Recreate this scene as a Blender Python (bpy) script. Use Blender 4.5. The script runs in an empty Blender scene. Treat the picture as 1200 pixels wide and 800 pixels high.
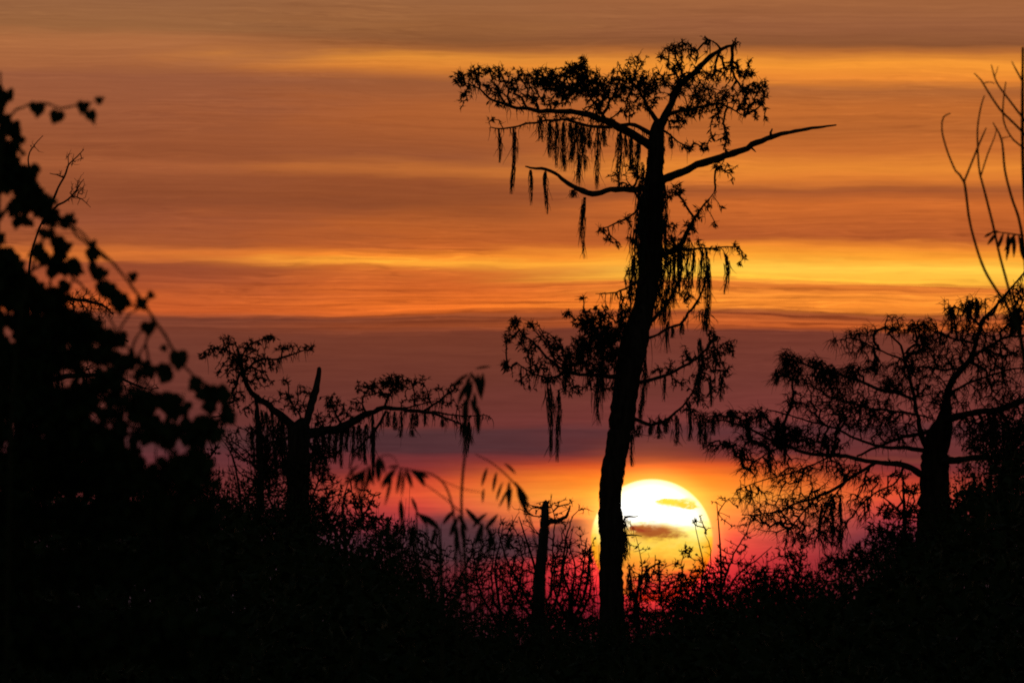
import bpy, math
import numpy as np
from mathutils import Vector

# ------------------------------------------------------------------ camera, world, sun, exposure
S = bpy.context.scene
PX = math.radians(4.48) / 1200.0          # one photo pixel, in radians (a 460 mm telephoto)
HORIZ = 770.0                             # photo row of the true horizon
EYE = 2.2                                 # eye height above the marsh, metres
PITCH = (HORIZ - 400.0) * PX

cam_d = bpy.data.cameras.new('camera')
cam = bpy.data.objects.new('camera', cam_d)
S.collection.objects.link(cam)
cam.location = (0, 0, EYE)
cam.rotation_euler = (math.pi / 2 + PITCH, 0, 0)
cam_d.sensor_width = 36.0
cam_d.lens = 18.0 / math.tan(600 * PX)
cam_d.clip_start = 0.5
cam_d.clip_end = 20000
cam_d.dof.use_dof = True
cam_d.dof.focus_distance = 300.0
cam_d.dof.aperture_fstop = 15.0
S.camera = cam

S.view_settings.view_transform = 'Standard'
S.view_settings.look = 'None'
S.view_settings.exposure = 0.0
S.view_settings.gamma = 1.0
S.render.engine = 'CYCLES'
S.cycles.max_bounces = 4
S.cycles.diffuse_bounces = 2
S.cycles.use_denoising = False
S.cycles.pixel_filter_type = 'BLACKMAN_HARRIS'
S.cycles.filter_width = 1.9

SUN_AZ = (764 - 600) * PX                 # to the right of the view axis
SUN_EL = (HORIZ - 633) * PX               # barely above the horizon

def lin(c):
    return tuple(((v / 255) / 12.92 if v / 255 <= 0.04045 else ((v / 255 + 0.055) / 1.055) ** 2.4) for v in c) + (1.0,)

world = bpy.data.worlds.new('World')
S.world = world
world.use_nodes = True
NT = world.node_tree
NT.nodes.clear()
L = NT.links

def N(t, **kw):
    n = NT.nodes.new(t)
    for k, v in kw.items():
        setattr(n, k, v)
    return n

def put(sock, v):
    if hasattr(v, 'is_output'):
        L.new(v, sock)
    else:
        sock.default_value = v

def M(op, a, b=0.0, c=0.0):
    n = N('ShaderNodeMath', operation=op)
    put(n.inputs[0], a); put(n.inputs[1], b)
    if op in ('MULTIPLY_ADD', 'SMOOTH_MIN'):
        put(n.inputs[2], c)
    return n.outputs[0]

def STEP(x, lo, hi, a=0.0, b=1.0):
    n = N('ShaderNodeMapRange', interpolation_type='SMOOTHSTEP')
    put(n.inputs[0], x); put(n.inputs[1], lo); put(n.inputs[2], hi); put(n.inputs[3], a); put(n.inputs[4], b)
    return n.outputs[0]

def MIX(f, a, b, mode='MIX'):
    n = N('ShaderNodeMix', data_type='RGBA', blend_type=mode)
    n.clamp_factor = True
    put(n.inputs[0], f); put(n.inputs[6], a); put(n.inputs[7], b)
    return n.outputs[2]

def NOISE(u, v, w, scale, detail=3.0, rough=0.5):
    c = N('ShaderNodeCombineXYZ')
    put(c.inputs[0], u); put(c.inputs[1], v); put(c.inputs[2], w)
    n = N('ShaderNodeTexNoise')
    L.new(c.outputs[0], n.inputs['Vector'])
    n.inputs['Scale'].default_value = scale
    n.inputs['Detail'].default_value = detail
    n.inputs['Roughness'].default_value = rough
    return M('SUBTRACT', n.outputs[0], 0.5)

def RAMP(x, stops):
    n = N('ShaderNodeValToRGB')
    put(n.inputs[0], x)
    e = n.color_ramp.elements
    stops = sorted((p / 800.0, c) for p, c in stops)
    for i, (p, c) in enumerate(stops):
        if i < 2:
            el = e[i]; el.position = p
        else:
            el = e.new(p)
        el.color = lin(c)
    return n.outputs[0]

# direction of view -> compass bearing and height above the horizon, in units of 1/268 degree
tc = N('ShaderNodeTexCoord')
sp = N('ShaderNodeSeparateXYZ')
L.new(tc.outputs['Generated'], sp.inputs[0])
dx, dy, dz = sp.outputs
az = M('ARCTAN2', dx, dy)
el = M('ARCSINE', dz)
U = M('MULTIPLY_ADD', az, 1 / PX, 600.0)            # bearing
V0 = M('SUBTRACT', HORIZ, M('DIVIDE', el, PX))       # downwards

# cloud sheets: long thin streaks, gently warped
w1 = NOISE(M('MULTIPLY', U, 0.0022), M('MULTIPLY', V0, 0.008), 1.7, 1.0, 2.0)
w2 = NOISE(M('MULTIPLY', U, 0.006), M('MULTIPLY', V0, 0.05), 5.2, 1.0, 3.0)
w3 = NOISE(M('MULTIPLY', U, 0.010), M('MULTIPLY', V0, 0.22), 9.3, 1.0, 4.0, 0.6)
tilt = M('MULTIPLY', STEP(U, 0.0, 560.0, 1.0, 0.0), M('MULTIPLY', STEP(V0, 0.0, 330.0, 1.0, 0.15), 10.0))
amp = STEP(V0, 480.0, 620.0, 1.0, 0.45)
V = M('ADD', V0, M('MULTIPLY', w1, M('MULTIPLY', amp, 22.0)))
V = M('ADD', V, M('MULTIPLY', w2, M('MULTIPLY', amp, 13.0)))
V = M('ADD', V, M('MULTIPLY', w3, 7.0))
w4 = NOISE(M('MULTIPLY', U, 0.022), M('MULTIPLY', V, 0.55), 12.1, 1.0, 3.0, 0.6)
V = M('ADD', V, M('MULTIPLY', w4, 3.5))
V = M('ADD', V, tilt)
T = M('DIVIDE', V, 800.0)

left = RAMP(T, [(0, (149, 101, 67)), (38, (148, 99, 62)), (50, (169, 108, 66)), (82, (162, 100, 62)), (93, (149, 90, 61)),
    (140, (151, 88, 57)), (185, (145, 81, 49)), (199, (159, 90, 54)), (208, (147, 82, 50)), (235, (139, 76, 47)), (262, (149, 81, 52)), (290, (159, 85, 48)),
    (300, (205, 112, 50)), (308, (197, 107, 50)), (313, (145, 74, 47)), (335, (159, 78, 47)), (350, (189, 90, 44)), (363, (195, 90, 42)),
    (370, (122, 63, 45)), (400, (114, 59, 45)), (460, (105, 53, 44)), (500, (99, 51, 47)), (520, (84, 48, 48)), (560, (108, 46, 52)), (600, (92, 48, 56)),
    (640, (74, 52, 60)), (700, (66, 50, 58)), (790, (50, 40, 46))])
mid = RAMP(T, [(0, (149, 99, 63)), (28, (149, 97, 58)), (45, (135, 86, 52)), (56, (159, 98, 52)), (68, (221, 142, 56)), (80, (213, 130, 52)), (90, (171, 102, 54)), (97, (151, 90, 55)),
    (125, (167, 94, 50)), (150, (165, 92, 48)), (185, (149, 84, 50)), (198, (189, 110, 52)), (209, (147, 80, 45)), (238, (141, 76, 42)), (260, (177, 94, 44)), (290, (191, 98, 42)),
    (300, (239, 138, 46)), (307, (255, 174, 58)), (314, (204, 107, 44)), (330, (203, 100, 42)), (352, (223, 110, 40)), (364, (235, 114, 40)),
    (370, (126, 63, 39)), (382, (148, 71, 39)), (392, (118, 59, 41)), (455, (106, 53, 43)), (498, (112, 53, 49)), (504, (82, 48, 50)), (528, (80, 46, 50)), (536, (122, 48, 50)), (552, (180, 56, 46)), (575, (232, 92, 48))])
right = RAMP(T, [(0, (155, 99, 62)), (30, (149, 94, 61)), (50, (135, 84, 52)), (60, (179, 108, 52)), (75, (239, 152, 54)), (92, (227, 136, 52)), (102, (169, 100, 52)),
    (125, (187, 106, 48)), (148, (177, 100, 47)), (172, (193, 108, 48)), (194, (225, 136, 52)), (208, (213, 122, 50)), (221, (159, 86, 46)), (240, (199, 106, 46)), (265, (181, 94, 44)), (281, (175, 90, 44)),
    (290, (231, 136, 48)), (302, (245, 160, 50)), (316, (255, 207, 76)), (328, (252, 186, 62)), (335, (213, 114, 46)), (345, (237, 140, 50)), (361, (243, 140, 48)),
    (367, (139, 69, 41)), (376, (187, 91, 41)), (383, (196, 93, 41)), (390, (116, 57, 43)), (450, (112, 55, 47)), (490, (122, 57, 53)), (502, (96, 50, 52)), (532, (112, 50, 48)), (560, (250, 130, 42))][:32])

ml = STEP(M('ADD', U, M('MULTIPLY', w2, 300.0)), 150.0, 520.0)
mr = STEP(M('ADD', U, M('MULTIPLY', w2, 300.0)), 500.0, 860.0)
col = MIX(mr, MIX(ml, left, mid), right)

# afterglow low over the marsh: orange band over the sun, crimson beside it, mauve murk away from it
dU = M('SUBTRACT', U, 764.0)
side = M('ABSOLUTE', dU)
band_sun = RAMP(T, [(520, (112, 50, 48)), (536, (150, 56, 44)), (545, (216, 84, 38)), (560, (252, 128, 38)), (580, (255, 160, 54)), (600, (255, 140, 62)), (630, (240, 86, 66)),
    (655, (224, 58, 58)), (685, (196, 38, 50)), (715, (130, 28, 42)), (750, (70, 26, 32))])
band_mid = RAMP(T, [(520, (98, 49, 50)), (541, (116, 48, 49)), (552, (140, 50, 47)), (563, (204, 70, 46)), (578, (228, 84, 50)), (594, (208, 70, 58)), (610, (160, 54, 62)), (630, (100, 46, 58)),
    (655, (92, 43, 49)), (700, (72, 36, 42)), (750, (50, 30, 36))])
band_far = RAMP(T, [(520, (88, 50, 52)), (540, (98, 48, 51)), (560, (108, 49, 48)), (578, (116, 49, 49)), (596, (104, 48, 50)), (615, (86, 48, 51)), (640, (80, 52, 62)), (700, (68, 50, 58)), (750, (50, 38, 44))])
low = MIX(STEP(side, 60.0, 290.0), band_sun, band_mid)
low = MIX(STEP(side, 270.0, 450.0), low, band_far)
col = MIX(STEP(V, 522.0, 545.0), col, low)

# murky cloud bank low down, left of the sun
def puff(cu, cv, ru, rv, soft=0.5):
    a = M('DIVIDE', M('ADD', M('SUBTRACT', U, cu), M('MULTIPLY', w2, 26.0)), ru)
    b = M('DIVIDE', M('ADD', M('SUBTRACT', V0, cv), M('MULTIPLY', w3, 9.0)), rv)
    d = M('SQRT', M('ADD', M('MULTIPLY', a, a), M('MULTIPLY', b, b)))
    return STEP(d, 1.0 - soft, 1.0 + soft, 1.0, 0.0)
murk = lin((74, 50, 55))
for q in ((672, 630, 40, 22, 0.3), (535, 634, 74, 30, 0.4), (610, 640, 60, 16, 0.5)):
    col = MIX(M('MULTIPLY', puff(*q), 0.9), col, murk)

# thin streak texture in the brightness
f1 = NOISE(M('MULTIPLY', U, 0.008), M('MULTIPLY', V, 0.16), 3.1, 1.0, 5.0, 0.65)
f2 = NOISE(M('MULTIPLY', U, 0.03), M('MULTIPLY', V, 0.5), 7.7, 1.0, 4.0, 0.6)
# long wisps: thin ridges of a strongly stretched noise, present only in patches
f3 = NOISE(M('MULTIPLY', U, 0.0045), M('MULTIPLY', V, 0.13), 21.0, 1.0, 2.0, 0.5)
ridge = STEP(M('ABSOLUTE', f3), 0.0, 0.035, 1.0, 0.0)
patch = STEP(NOISE(M('MULTIPLY', U, 0.004), M('MULTIPLY', V, 0.012), 31.0, 1.0, 2.0), -0.05, 0.16)
f4 = NOISE(M('MULTIPLY', U, 0.0035), M('MULTIPLY', V, 0.10), 41.0, 1.0, 2.0, 0.5)
ridge2 = STEP(M('ABSOLUTE', f4), 0.0, 0.03, 1.0, 0.0)
wis = M('SUBTRACT', M('MULTIPLY', ridge, patch), M('MULTIPLY', ridge2, M('MULTIPLY', patch, 0.9)))
soft = STEP(V, 150.0, 340.0, 0.5, 1.0)
gain = M('ADD', 1.0, M('MULTIPLY', soft, M('ADD', M('MULTIPLY', f1, 0.50), M('MULTIPLY', f2, 0.16))))
f5 = NOISE(M('MULTIPLY', U, 0.0028), M('MULTIPLY', V, 0.30), 51.0, 1.0, 3.0, 0.55)
zone = M('MULTIPLY', STEP(V, 318.0, 336.0), STEP(V, 398.0, 386.0))
gain = M('ADD', gain, M('MULTIPLY', f5, M('MULTIPLY', zone, STEP(U, 100.0, 700.0, 0.8, 2.0))))
gain = M('ADD', gain, M('MULTIPLY', f5, M('MULTIPLY', STEP(V, 318.0, 300.0), 0.35)))
gain = M('ADD', gain, M('MULTIPLY', wis, M('MULTIPLY', soft, STEP(V, 395.0, 365.0, 0.08, 0.22))))
cc = N('ShaderNodeCombineXYZ')
for i in range(3):
    put(cc.inputs[i], M('POWER', gain, (0.9, 1.05, 0.95)[i]))
col = MIX(1.0, col, cc.outputs[0], 'MULTIPLY')

# aureole and the disc itself, dimmed and reddened towards the horizon, crossed by cloud
dV = M('SUBTRACT', V0, 633.0)
dist = M('SQRT', M('ADD', M('MULTIPLY', dU, dU), M('MULTIPLY', dV, dV)))
aur = M('POWER', STEP(dist, 40.0, 150.0, 1.0, 0.0), 1.5)
aurcol = RAMP(M('DIVIDE', V0, 800.0), [(540, (180, 90, 10)), (590, (210, 120, 20)), (630, (190, 60, 20)), (680, (150, 10, 20)), (730, (70, 0, 10))])
col = MIX(aur, col, MIX(1.0, col, aurcol, 'ADD'))
glare = M('POWER', STEP(dist, 62.0, 108.0, 1.0, 0.0), 2.2)
col = MIX(glare, col, MIX(1.0, col, MIX(STEP(V0, 625.0, 668.0), lin((225, 150, 60)), lin((205, 50, 28))), 'ADD'))
disc = STEP(dist, 69.5, 72.8, 1.0, 0.0)
n5 = NOISE(M('MULTIPLY', U, 0.025), M('MULTIPLY', V0, 0.09), 2.2, 1.0, 4.0, 0.6)
n6 = NOISE(M('MULTIPLY', U, 0.06), M('MULTIPLY', V0, 0.16), 6.4, 1.0, 4.0, 0.65)
dv = M('ADD', V0, M('ADD', M('MULTIPLY', n5, 30.0), M('MULTIPLY', n6, 26.0)))
dcol = RAMP(M('DIVIDE', dv, 800.0), [(560, (255, 255, 255)), (608, (255, 253, 240)), (624, (255, 240, 135)), (642, (255, 208, 70)), (658, (255, 168, 50)), (672, (252, 110, 46)), (688, (228, 54, 50))])
limb = STEP(dist, 52.0, 71.0)
dcol = MIX(M('MULTIPLY', limb, 0.9), dcol, MIX(STEP(V0, 600, 640), lin((255, 238, 150)), lin((255, 200, 66))), 'MULTIPLY')
def streak(cu, cv, ru, rv):
    a = M('DIVIDE', M('ADD', M('SUBTRACT', U, cu), M('MULTIPLY', n6, 60.0)), ru)
    b = M('DIVIDE', M('ADD', M('SUBTRACT', V0, cv), M('ADD', M('MULTIPLY', n5, 12.0), M('MULTIPLY', n6, 16.0))), rv)
    d = M('SQRT', M('ADD', M('MULTIPLY', a, a), M('MULTIPLY', b, b)))
    return STEP(d, 0.35, 1.15, 1.0, 0.0)
dcol = MIX(streak(788, 590, 20, 6), dcol, lin((250, 176, 50)))
dcol = MIX(streak(806, 592, 16, 6), dcol, lin((245, 168, 46)))
dcol = MIX(M('MULTIPLY', streak(766, 627, 46, 16), 0.75), dcol, lin((255, 200, 60)))
dcol = MIX(M('MULTIPLY', streak(768, 624, 36, 12), 0.92), dcol, lin((150, 60, 28)))
dcol = MIX(streak(748, 620, 10, 5), dcol, lin((150, 60, 30)))
dcol = MIX(M('MULTIPLY', streak(724, 660, 26, 60), 0.6), dcol, lin((255, 150, 50)))
boost = STEP(V0, 645.0, 575.0, 1.0, 1.9)
bc = N('ShaderNodeCombineXYZ')
for i in range(3):
    put(bc.inputs[i], boost)
dcol = MIX(1.0, dcol, bc.outputs[0], 'MULTIPLY')
col = MIX(disc, col, dcol)
col = MIX(STEP(V0, 420.0, 340.0), col, MIX(1.0, col, (1.06, 0.985, 0.93, 1.0), 'MULTIPLY'))

nish = N('ShaderNodeTexSky', sky_type='NISHITA')
nish.sun_disc = False
nish.sun_elevation = SUN_EL
nish.sun_rotation = SUN_AZ
bg_n = N('ShaderNodeBackground'); L.new(nish.outputs[0], bg_n.inputs[0]); bg_n.inputs[1].default_value = 0.05
bg_c = N('ShaderNodeBackground'); L.new(col, bg_c.inputs[0]); bg_c.inputs[1].default_value = 1.0
# the lit cloud deck covers only the sunset quarter of the sky
win = M('MULTIPLY', STEP(M('ABSOLUTE', az), 0.12, 0.5, 1.0, 0.0), STEP(el, 0.06, 0.22, 1.0, 0.0))
ms = N('ShaderNodeMixShader')
L.new(win, ms.inputs[0]); L.new(bg_n.outputs[0], ms.inputs[1]); L.new(bg_c.outputs[0], ms.inputs[2])
wo = N('ShaderNodeOutputWorld'); L.new(ms.outputs[0], wo.inputs[0])
world.cycles.sampling_method = 'MANUAL'
world.cycles.sample_map_resolution = 1024

sun_d = bpy.data.lights.new('sun', 'SUN')
sun_d.energy = 0.5
sun_d.angle = math.radians(0.53)
sun_d.color = (1.0, 0.32, 0.12)
sun = bpy.data.objects.new('sun', sun_d)
S.collection.objects.link(sun)
sd = Vector((math.sin(SUN_AZ) * math.cos(SUN_EL), math.cos(SUN_AZ) * math.cos(SUN_EL), math.sin(SUN_EL)))
sun.rotation_euler = sd.to_track_quat('Z', 'Y').to_euler()

# ------------------------------------------------------------------ tools
rng = np.random.default_rng(11)
CP, SP_ = math.cos(PITCH), math.sin(PITCH)

def P(px, py, D):
    """world points standing D metres away on the sight line of photo column px, row py (arrays welcome)"""
    px, py, D = np.broadcast_arrays(np.asarray(px, float), np.asarray(py, float), np.asarray(D, float))
    a = (px - 600.0) * PX
    b = (400.0 - py) * PX
    vy = CP - b * SP_
    vz = SP_ + b * CP
    return np.stack([a / vy * D, D, EYE + vz / vy * D], -1)

def mat(name, c1, c2, scale=6.0, rough=0.9, bump=0.0, stretch=(1, 1, 1)):
    m = bpy.data.materials.new(name)
    m.use_nodes = True
    nt = m.node_tree
    b = nt.nodes['Principled BSDF']
    b.inputs['Roughness'].default_value = rough
    b.inputs['Specular IOR Level'].default_value = 0.15
    t = nt.nodes.new('ShaderNodeTexCoord')
    mp = nt.nodes.new('ShaderNodeMapping')
    mp.inputs['Scale'].default_value = stretch
    n = nt.nodes.new('ShaderNodeTexNoise')
    n.inputs['Scale'].default_value = scale
    n.inputs['Detail'].default_value = 4
    r = nt.nodes.new('ShaderNodeValToRGB')
    r.color_ramp.elements[0].position = 0.35; r.color_ramp.elements[0].color = (*c1, 1)
    r.color_ramp.elements[1].position = 0.68; r.color_ramp.elements[1].color = (*c2, 1)
    nt.links.new(t.outputs['Object'], mp.inputs[0]); nt.links.new(mp.outputs[0], n.inputs['Vector'])
    nt.links.new(n.outputs[0], r.inputs[0]); nt.links.new(r.outputs[0], b.inputs['Base Color'])
    if bump:
        bp = nt.nodes.new('ShaderNodeBump')
        bp.inputs['Strength'].default_value = bump
        bp.inputs['Distance'].default_value = 0.03
        nt.links.new(n.outputs[0], bp.inputs['Height']); nt.links.new(bp.outputs[0], b.inputs['Normal'])
    return m

BARK = mat('cypress_bark', (0.030, 0.022, 0.017), (0.085, 0.065, 0.050), 3.0, 0.95, 0.8, (4, 4, 0.6))
DEAD = mat('weathered_wood', (0.045, 0.038, 0.032), (0.12, 0.10, 0.085), 4.0, 0.95, 0.8, (3, 3, 0.8))
TWIG = mat('twig_bark', (0.030, 0.022, 0.016), (0.060, 0.045, 0.035), 5.0)
NEEDLE = mat('cypress_leaf', (0.022, 0.036, 0.012), (0.060, 0.055, 0.020), 1.5)
MOSS = mat('spanish_moss', (0.055, 0.062, 0.048), (0.11, 0.12, 0.095), 3.0)
LEAFM = mat('shrub_leaf', (0.020, 0.040, 0.012), (0.050, 0.070, 0.020), 2.5, 0.7)
VINEM = mat('vine_leaf', (0.022, 0.045, 0.014), (0.045, 0.075, 0.022), 8.0, 0.6)
STALK = mat('green_stalk', (0.035, 0.045, 0.018), (0.060, 0.070, 0.030), 8.0, 0.7)
SOIL = mat('marsh_soil', (0.010, 0.009, 0.007), (0.022, 0.020, 0.014), 0.15, 1.0)
SOIL.node_tree.nodes['Principled BSDF'].inputs['Specular IOR Level'].default_value = 0.0

class Geo:
    def __init__(s):
        s.v, s.f, s.n = [], [], 0
    def add(s, v, f):
        """v (n,3); f (m,k) one face size per call"""
        v = np.asarray(v, float).reshape(-1, 3)
        f = np.asarray(f, int)
        s.v.append(v); s.f.append(f + s.n); s.n += len(v)
    def segs(s, A, B, ra, rb, k=4):
        A, B = np.asarray(A, float), np.asarray(B, float)
        m = len(A)
        if not m:
            return
        d = B - A
        ln = np.linalg.norm(d, axis=1, keepdims=True)
        d = d / np.maximum(ln, 1e-9)
        up = np.where(np.abs(d[:, 2:3]) > 0.9, np.array([[1.0, 0, 0]]), np.array([[0, 0, 1.0]]))
        u = np.cross(d, up); u /= np.linalg.norm(u, axis=1, keepdims=True)
        w = np.cross(d, u)
        ang = np.arange(k) * 2 * math.pi / k + 0.4
        ring = u[:, None] * np.cos(ang)[None, :, None] + w[:, None] * np.sin(ang)[None, :, None]
        ra = np.broadcast_to(np.asarray(ra, float), (m,)); rb = np.broadcast_to(np.asarray(rb, float), (m,))
        B = B + d * np.minimum(rb[:, None] * 0.7, ln * 0.3)
        V = np.concatenate([A[:, None] + ring * ra[:, None, None], B[:, None] + ring * rb[:, None, None]], 1)
        i = np.arange(k); j = (i + 1) % k
        f = np.stack([i, j, j + k, i + k], 1)
        F = (f[None] + (np.arange(m) * 2 * k)[:, None, None]).reshape(-1, 4)
        s.add(V.reshape(-1, 3), F)
    def tube(s, pts, rad, k=10, rough=0.0):
        pts = np.asarray(pts, float); rad = np.asarray(rad, float)
        n = len(pts)
        d = np.gradient(pts, axis=0); d /= np.linalg.norm(d, axis=1, keepdims=True) + 1e-12
        ref = np.array([0.0, 1.0, 0.05]); ref /= np.linalg.norm(ref)
        u = ref - d * (d @ ref)[:, None]; u /= np.linalg.norm(u, axis=1, keepdims=True)
        w = np.cross(d, u)
        ang = np.arange(k) * 2 * math.pi / k
        ridge = rng.normal(0, 1, k)[None] * 0.5 + rng.normal(0, 1, (n, k)) * 0.7
        R = rad[:, None] * (1 + rough * ridge)
        V = pts[:, None] + R[..., None] * (u[:, None] * np.cos(ang)[None, :, None] + w[:, None] * np.sin(ang)[None, :, None])
        F = []
        i = np.arange(k); j = (i + 1) % k
        for q in range(n - 1):
            F.append(np.stack([i + q * k, j + q * k, j + (q + 1) * k, i + (q + 1) * k], 1))
        s.add(V.reshape(-1, 3), np.concatenate(F))
        base = s.n - n * k
        tip = pts[-1] + d[-1] * rad[-1] * 0.8
        s.add([tip, pts[0]], np.zeros((0, 3), int))
        s.f.append(np.stack([base + (n - 1) * k + i, base + (n - 1) * k + j, np.full(k, s.n - 2)], 1))
        s.f.append(np.stack([base + j, base + i, np.full(k, s.n - 1)], 1))
    def blades(s, pos, dirn, ln, wd, fold=0.25, seed_dir=None):
        """pointed leaves: a folded lens of 4 faces"""
        pos = np.asarray(pos, float); m = len(pos)
        if not m:
            return
        d = dirn / (np.linalg.norm(dirn, axis=1, keepdims=True) + 1e-9)
        r = rng.normal(0, 1, (m, 3)) if seed_dir is None else seed_dir
        u = np.cross(d, r); u /= np.linalg.norm(u, axis=1, keepdims=True) + 1e-9
        w = np.cross(d, u)
        ln = np.broadcast_to(ln, (m,))[:, None]; wd = np.broadcast_to(wd, (m,))[:, None]
        a = pos
        b1 = pos + d * ln * 0.38 + u * wd * 0.5 + w * wd * fold
        b2 = pos + d * ln * 0.38 - u * wd * 0.5 + w * wd * fold
        c = pos + d * ln * 0.42
        e = pos + d * ln * 0.98 + w * ln * rng.uniform(-0.12, 0.12, (m, 1))
        V = np.stack([a, b1, e, b2, c], 1)
        f = np.array([[0, 1, 4], [1, 2, 4], [2, 3, 4], [3, 0, 4]])
        F = (f[None] + (np.arange(m) * 5)[:, None, None]).reshape(-1, 3)
        s.add(V.reshape(-1, 3), F)
    def hearts(s, pos, dirn, size, face=None):
        """heart-shaped leaves with a sunken midrib; dirn points from stalk to tip"""
        pos = np.asarray(pos, float); m = len(pos)
        if not m:
            return
        out = np.array([(0, 0.10), (0.20, -0.02), (0.42, 0.10), (0.50, 0.34), (0.40, 0.62), (0.20, 0.84), (0.0, 1.05),
                        (-0.20, 0.84), (-0.40, 0.62), (-0.50, 0.34), (-0.42, 0.10), (-0.20, -0.02), (0.0, 0.5)])
        d = dirn / (np.linalg.norm(dirn, axis=1, keepdims=True) + 1e-9)
        if face is None:
            face = np.stack([rng.normal(0, 0.55, m), np.full(m, -1.0), rng.normal(0, 0.35, m)], 1)
        u = np.cross(d, face); u /= np.linalg.norm(u, axis=1, keepdims=True) + 1e-9
        w = np.cross(d, u)
        sz = np.broadcast_to(size, (m,))[:, None, None]
        jit = 1 + rng.normal(0, 0.07, (m, 13, 1))
        ox = out[None, :, 0:1] * jit; oy = out[None, :, 1:2] * jit
        oz = np.abs(out[None, :, 0:1]) * rng.uniform(0.1, 0.9, (m, 1, 1)) - (out[None, :, 1:2] ** 2) * 0.15 * rng.uniform(-1, 1, (m, 1, 1))
        V = pos[:, None] + sz * (u[:, None] * ox + d[:, None] * oy + w[:, None] * oz)
        i = np.arange(12); j = (i + 1) % 12
        f = np.stack([i, j, np.full(12, 12)], 1)
        F = (f[None] + (np.arange(m) * 13)[:, None, None]).reshape(-1, 3)
        s.add(V.reshape(-1, 3), F)
    def build(s, name, m, parent=None, origin=None, smooth=False):
        V = np.concatenate(s.v) if s.v else np.zeros((0, 3))
        o0 = np.asarray(origin if origin is not None else (0, 0, 0), float)
        V = V - o0
        me = bpy.data.meshes.new(name)
        me.vertices.add(len(V)); me.vertices.foreach_set('co', V.astype(np.float32).ravel())
        fs = [f for f in s.f if len(f)]
        tot = np.concatenate([np.full(len(f), f.shape[1]) for f in fs])
        idx = np.concatenate([f.ravel() for f in fs])
        me.loops.add(len(idx)); me.loops.foreach_set('vertex_index', idx.astype(np.int32))
        me.polygons.add(len(tot))
        st = np.concatenate([[0], np.cumsum(tot)[:-1]])
        me.polygons.foreach_set('loop_start', st.astype(np.int32))
        me.polygons.foreach_set('loop_total', tot.astype(np.int32))
        if smooth:
            me.polygons.foreach_set('use_smooth', np.ones(len(tot), bool))
        me.update(calc_edges=True)
        me.materials.append(m)
        o = bpy.data.objects.new(name, me)
        S.collection.objects.link(o)
        if parent is not None:
            o.parent = parent
        else:
            o.location = o0
        return o

def thing(name, label, cat, loc, group=None):
    o = bpy.data.objects.new(name, None)
    o.empty_display_size = 0.3
    S.collection.objects.link(o)
    o.location = loc
    o['label'] = label; o['category'] = cat
    if group:
        o['group'] = group
    return o

def smooth_path(pts, step=4.0):
    """Catmull-Rom through (x, y, w) rows, sampled every few photo pixels"""
    p = np.asarray(pts, float)
    if len(p) < 3:
        n = max(2, int(np.hypot(*(p[-1] - p[0])[:2]) / step) + 1)
        t = np.linspace(0, 1, n)[:, None]
        return p[0] * (1 - t) + p[-1] * t
    q = np.vstack([2 * p[0] - p[1], p, 2 * p[-1] - p[-2]])
    out = []
    for i in range(1, len(q) - 2):
        n = max(2, int(np.hypot(*(q[i + 1] - q[i])[:2]) / step))
        t = (np.arange(n) / n)[:, None]
        a, b, c, d = q[i - 1], q[i], q[i + 1], q[i + 2]
        out.append(0.5 * (2 * b + (c - a) * t + (2 * a - 5 * b + 4 * c - d) * t ** 2 + (3 * b - a - 3 * c + d) * t ** 3))
    out.append(p[-1:])
    o = np.vstack(out)
    o[:, 2] = np.maximum(o[:, 2], 0.4)
    return o

def grow(nodes, paths, att, bf=0.35, jit=0.10, step=0.16, sag=0.0):
    """join every target point to the growing tree by the cheapest route; returns nodes, parents, terminals"""
    N0 = len(nodes)
    pos = [np.asarray(n) for n in nodes]
    pl = list(paths); par = [-1] * N0
    att = np.asarray(att)
    A = len(att)
    base = np.asarray(nodes)
    best = np.full(A, 1e9); who = np.zeros(A, int)
    for c in range(0, N0, 200):
        dd = np.linalg.norm(att[:, None] - base[None, c:c + 200], axis=2) + bf * np.asarray(pl[c:c + 200])[None]
        i = dd.argmin(1); v = dd[np.arange(A), i]
        m = v < best
        best[m] = v[m]; who[m] = i[m] + c
    done = np.zeros(A, bool); term = []
    for _ in range(A):
        q = int(np.argmin(np.where(done, 1e9, best)))
        done[q] = True
        a, b = pos[who[q]], att[q]
        ln = float(np.linalg.norm(b - a))
        n = max(1, min(12, int(round(ln / step))))
        prev = who[q]
        bow = rng.normal(0, jit * ln, 3); bow[2] += sag * ln
        new = []
        for k in range(1, n + 1):
            t = k / n
            pt = a * (1 - t) + b * t + bow * (4 * t * (1 - t)) * 0.5
            if k < n:
                pt = pt + rng.normal(0, jit * ln / n * 0.6, 3)
            pos.append(pt); par.append(prev); pl.append(pl[prev] + ln / n)
            prev = len(pos) - 1
            new.append(prev)
        term.append(prev)
        nb = np.asarray([pos[i] for i in new]); npth = np.asarray([pl[i] for i in new])
        dd = np.linalg.norm(att[:, None] - nb[None], axis=2) + bf * npth[None]
        i = dd.argmin(1); v = dd[np.arange(A), i]
        m = v < best
        best[m] = v[m]; who[m] = np.asarray(new)[i[m]]
    return np.asarray(pos), np.asarray(par), np.asarray(term), N0

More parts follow.
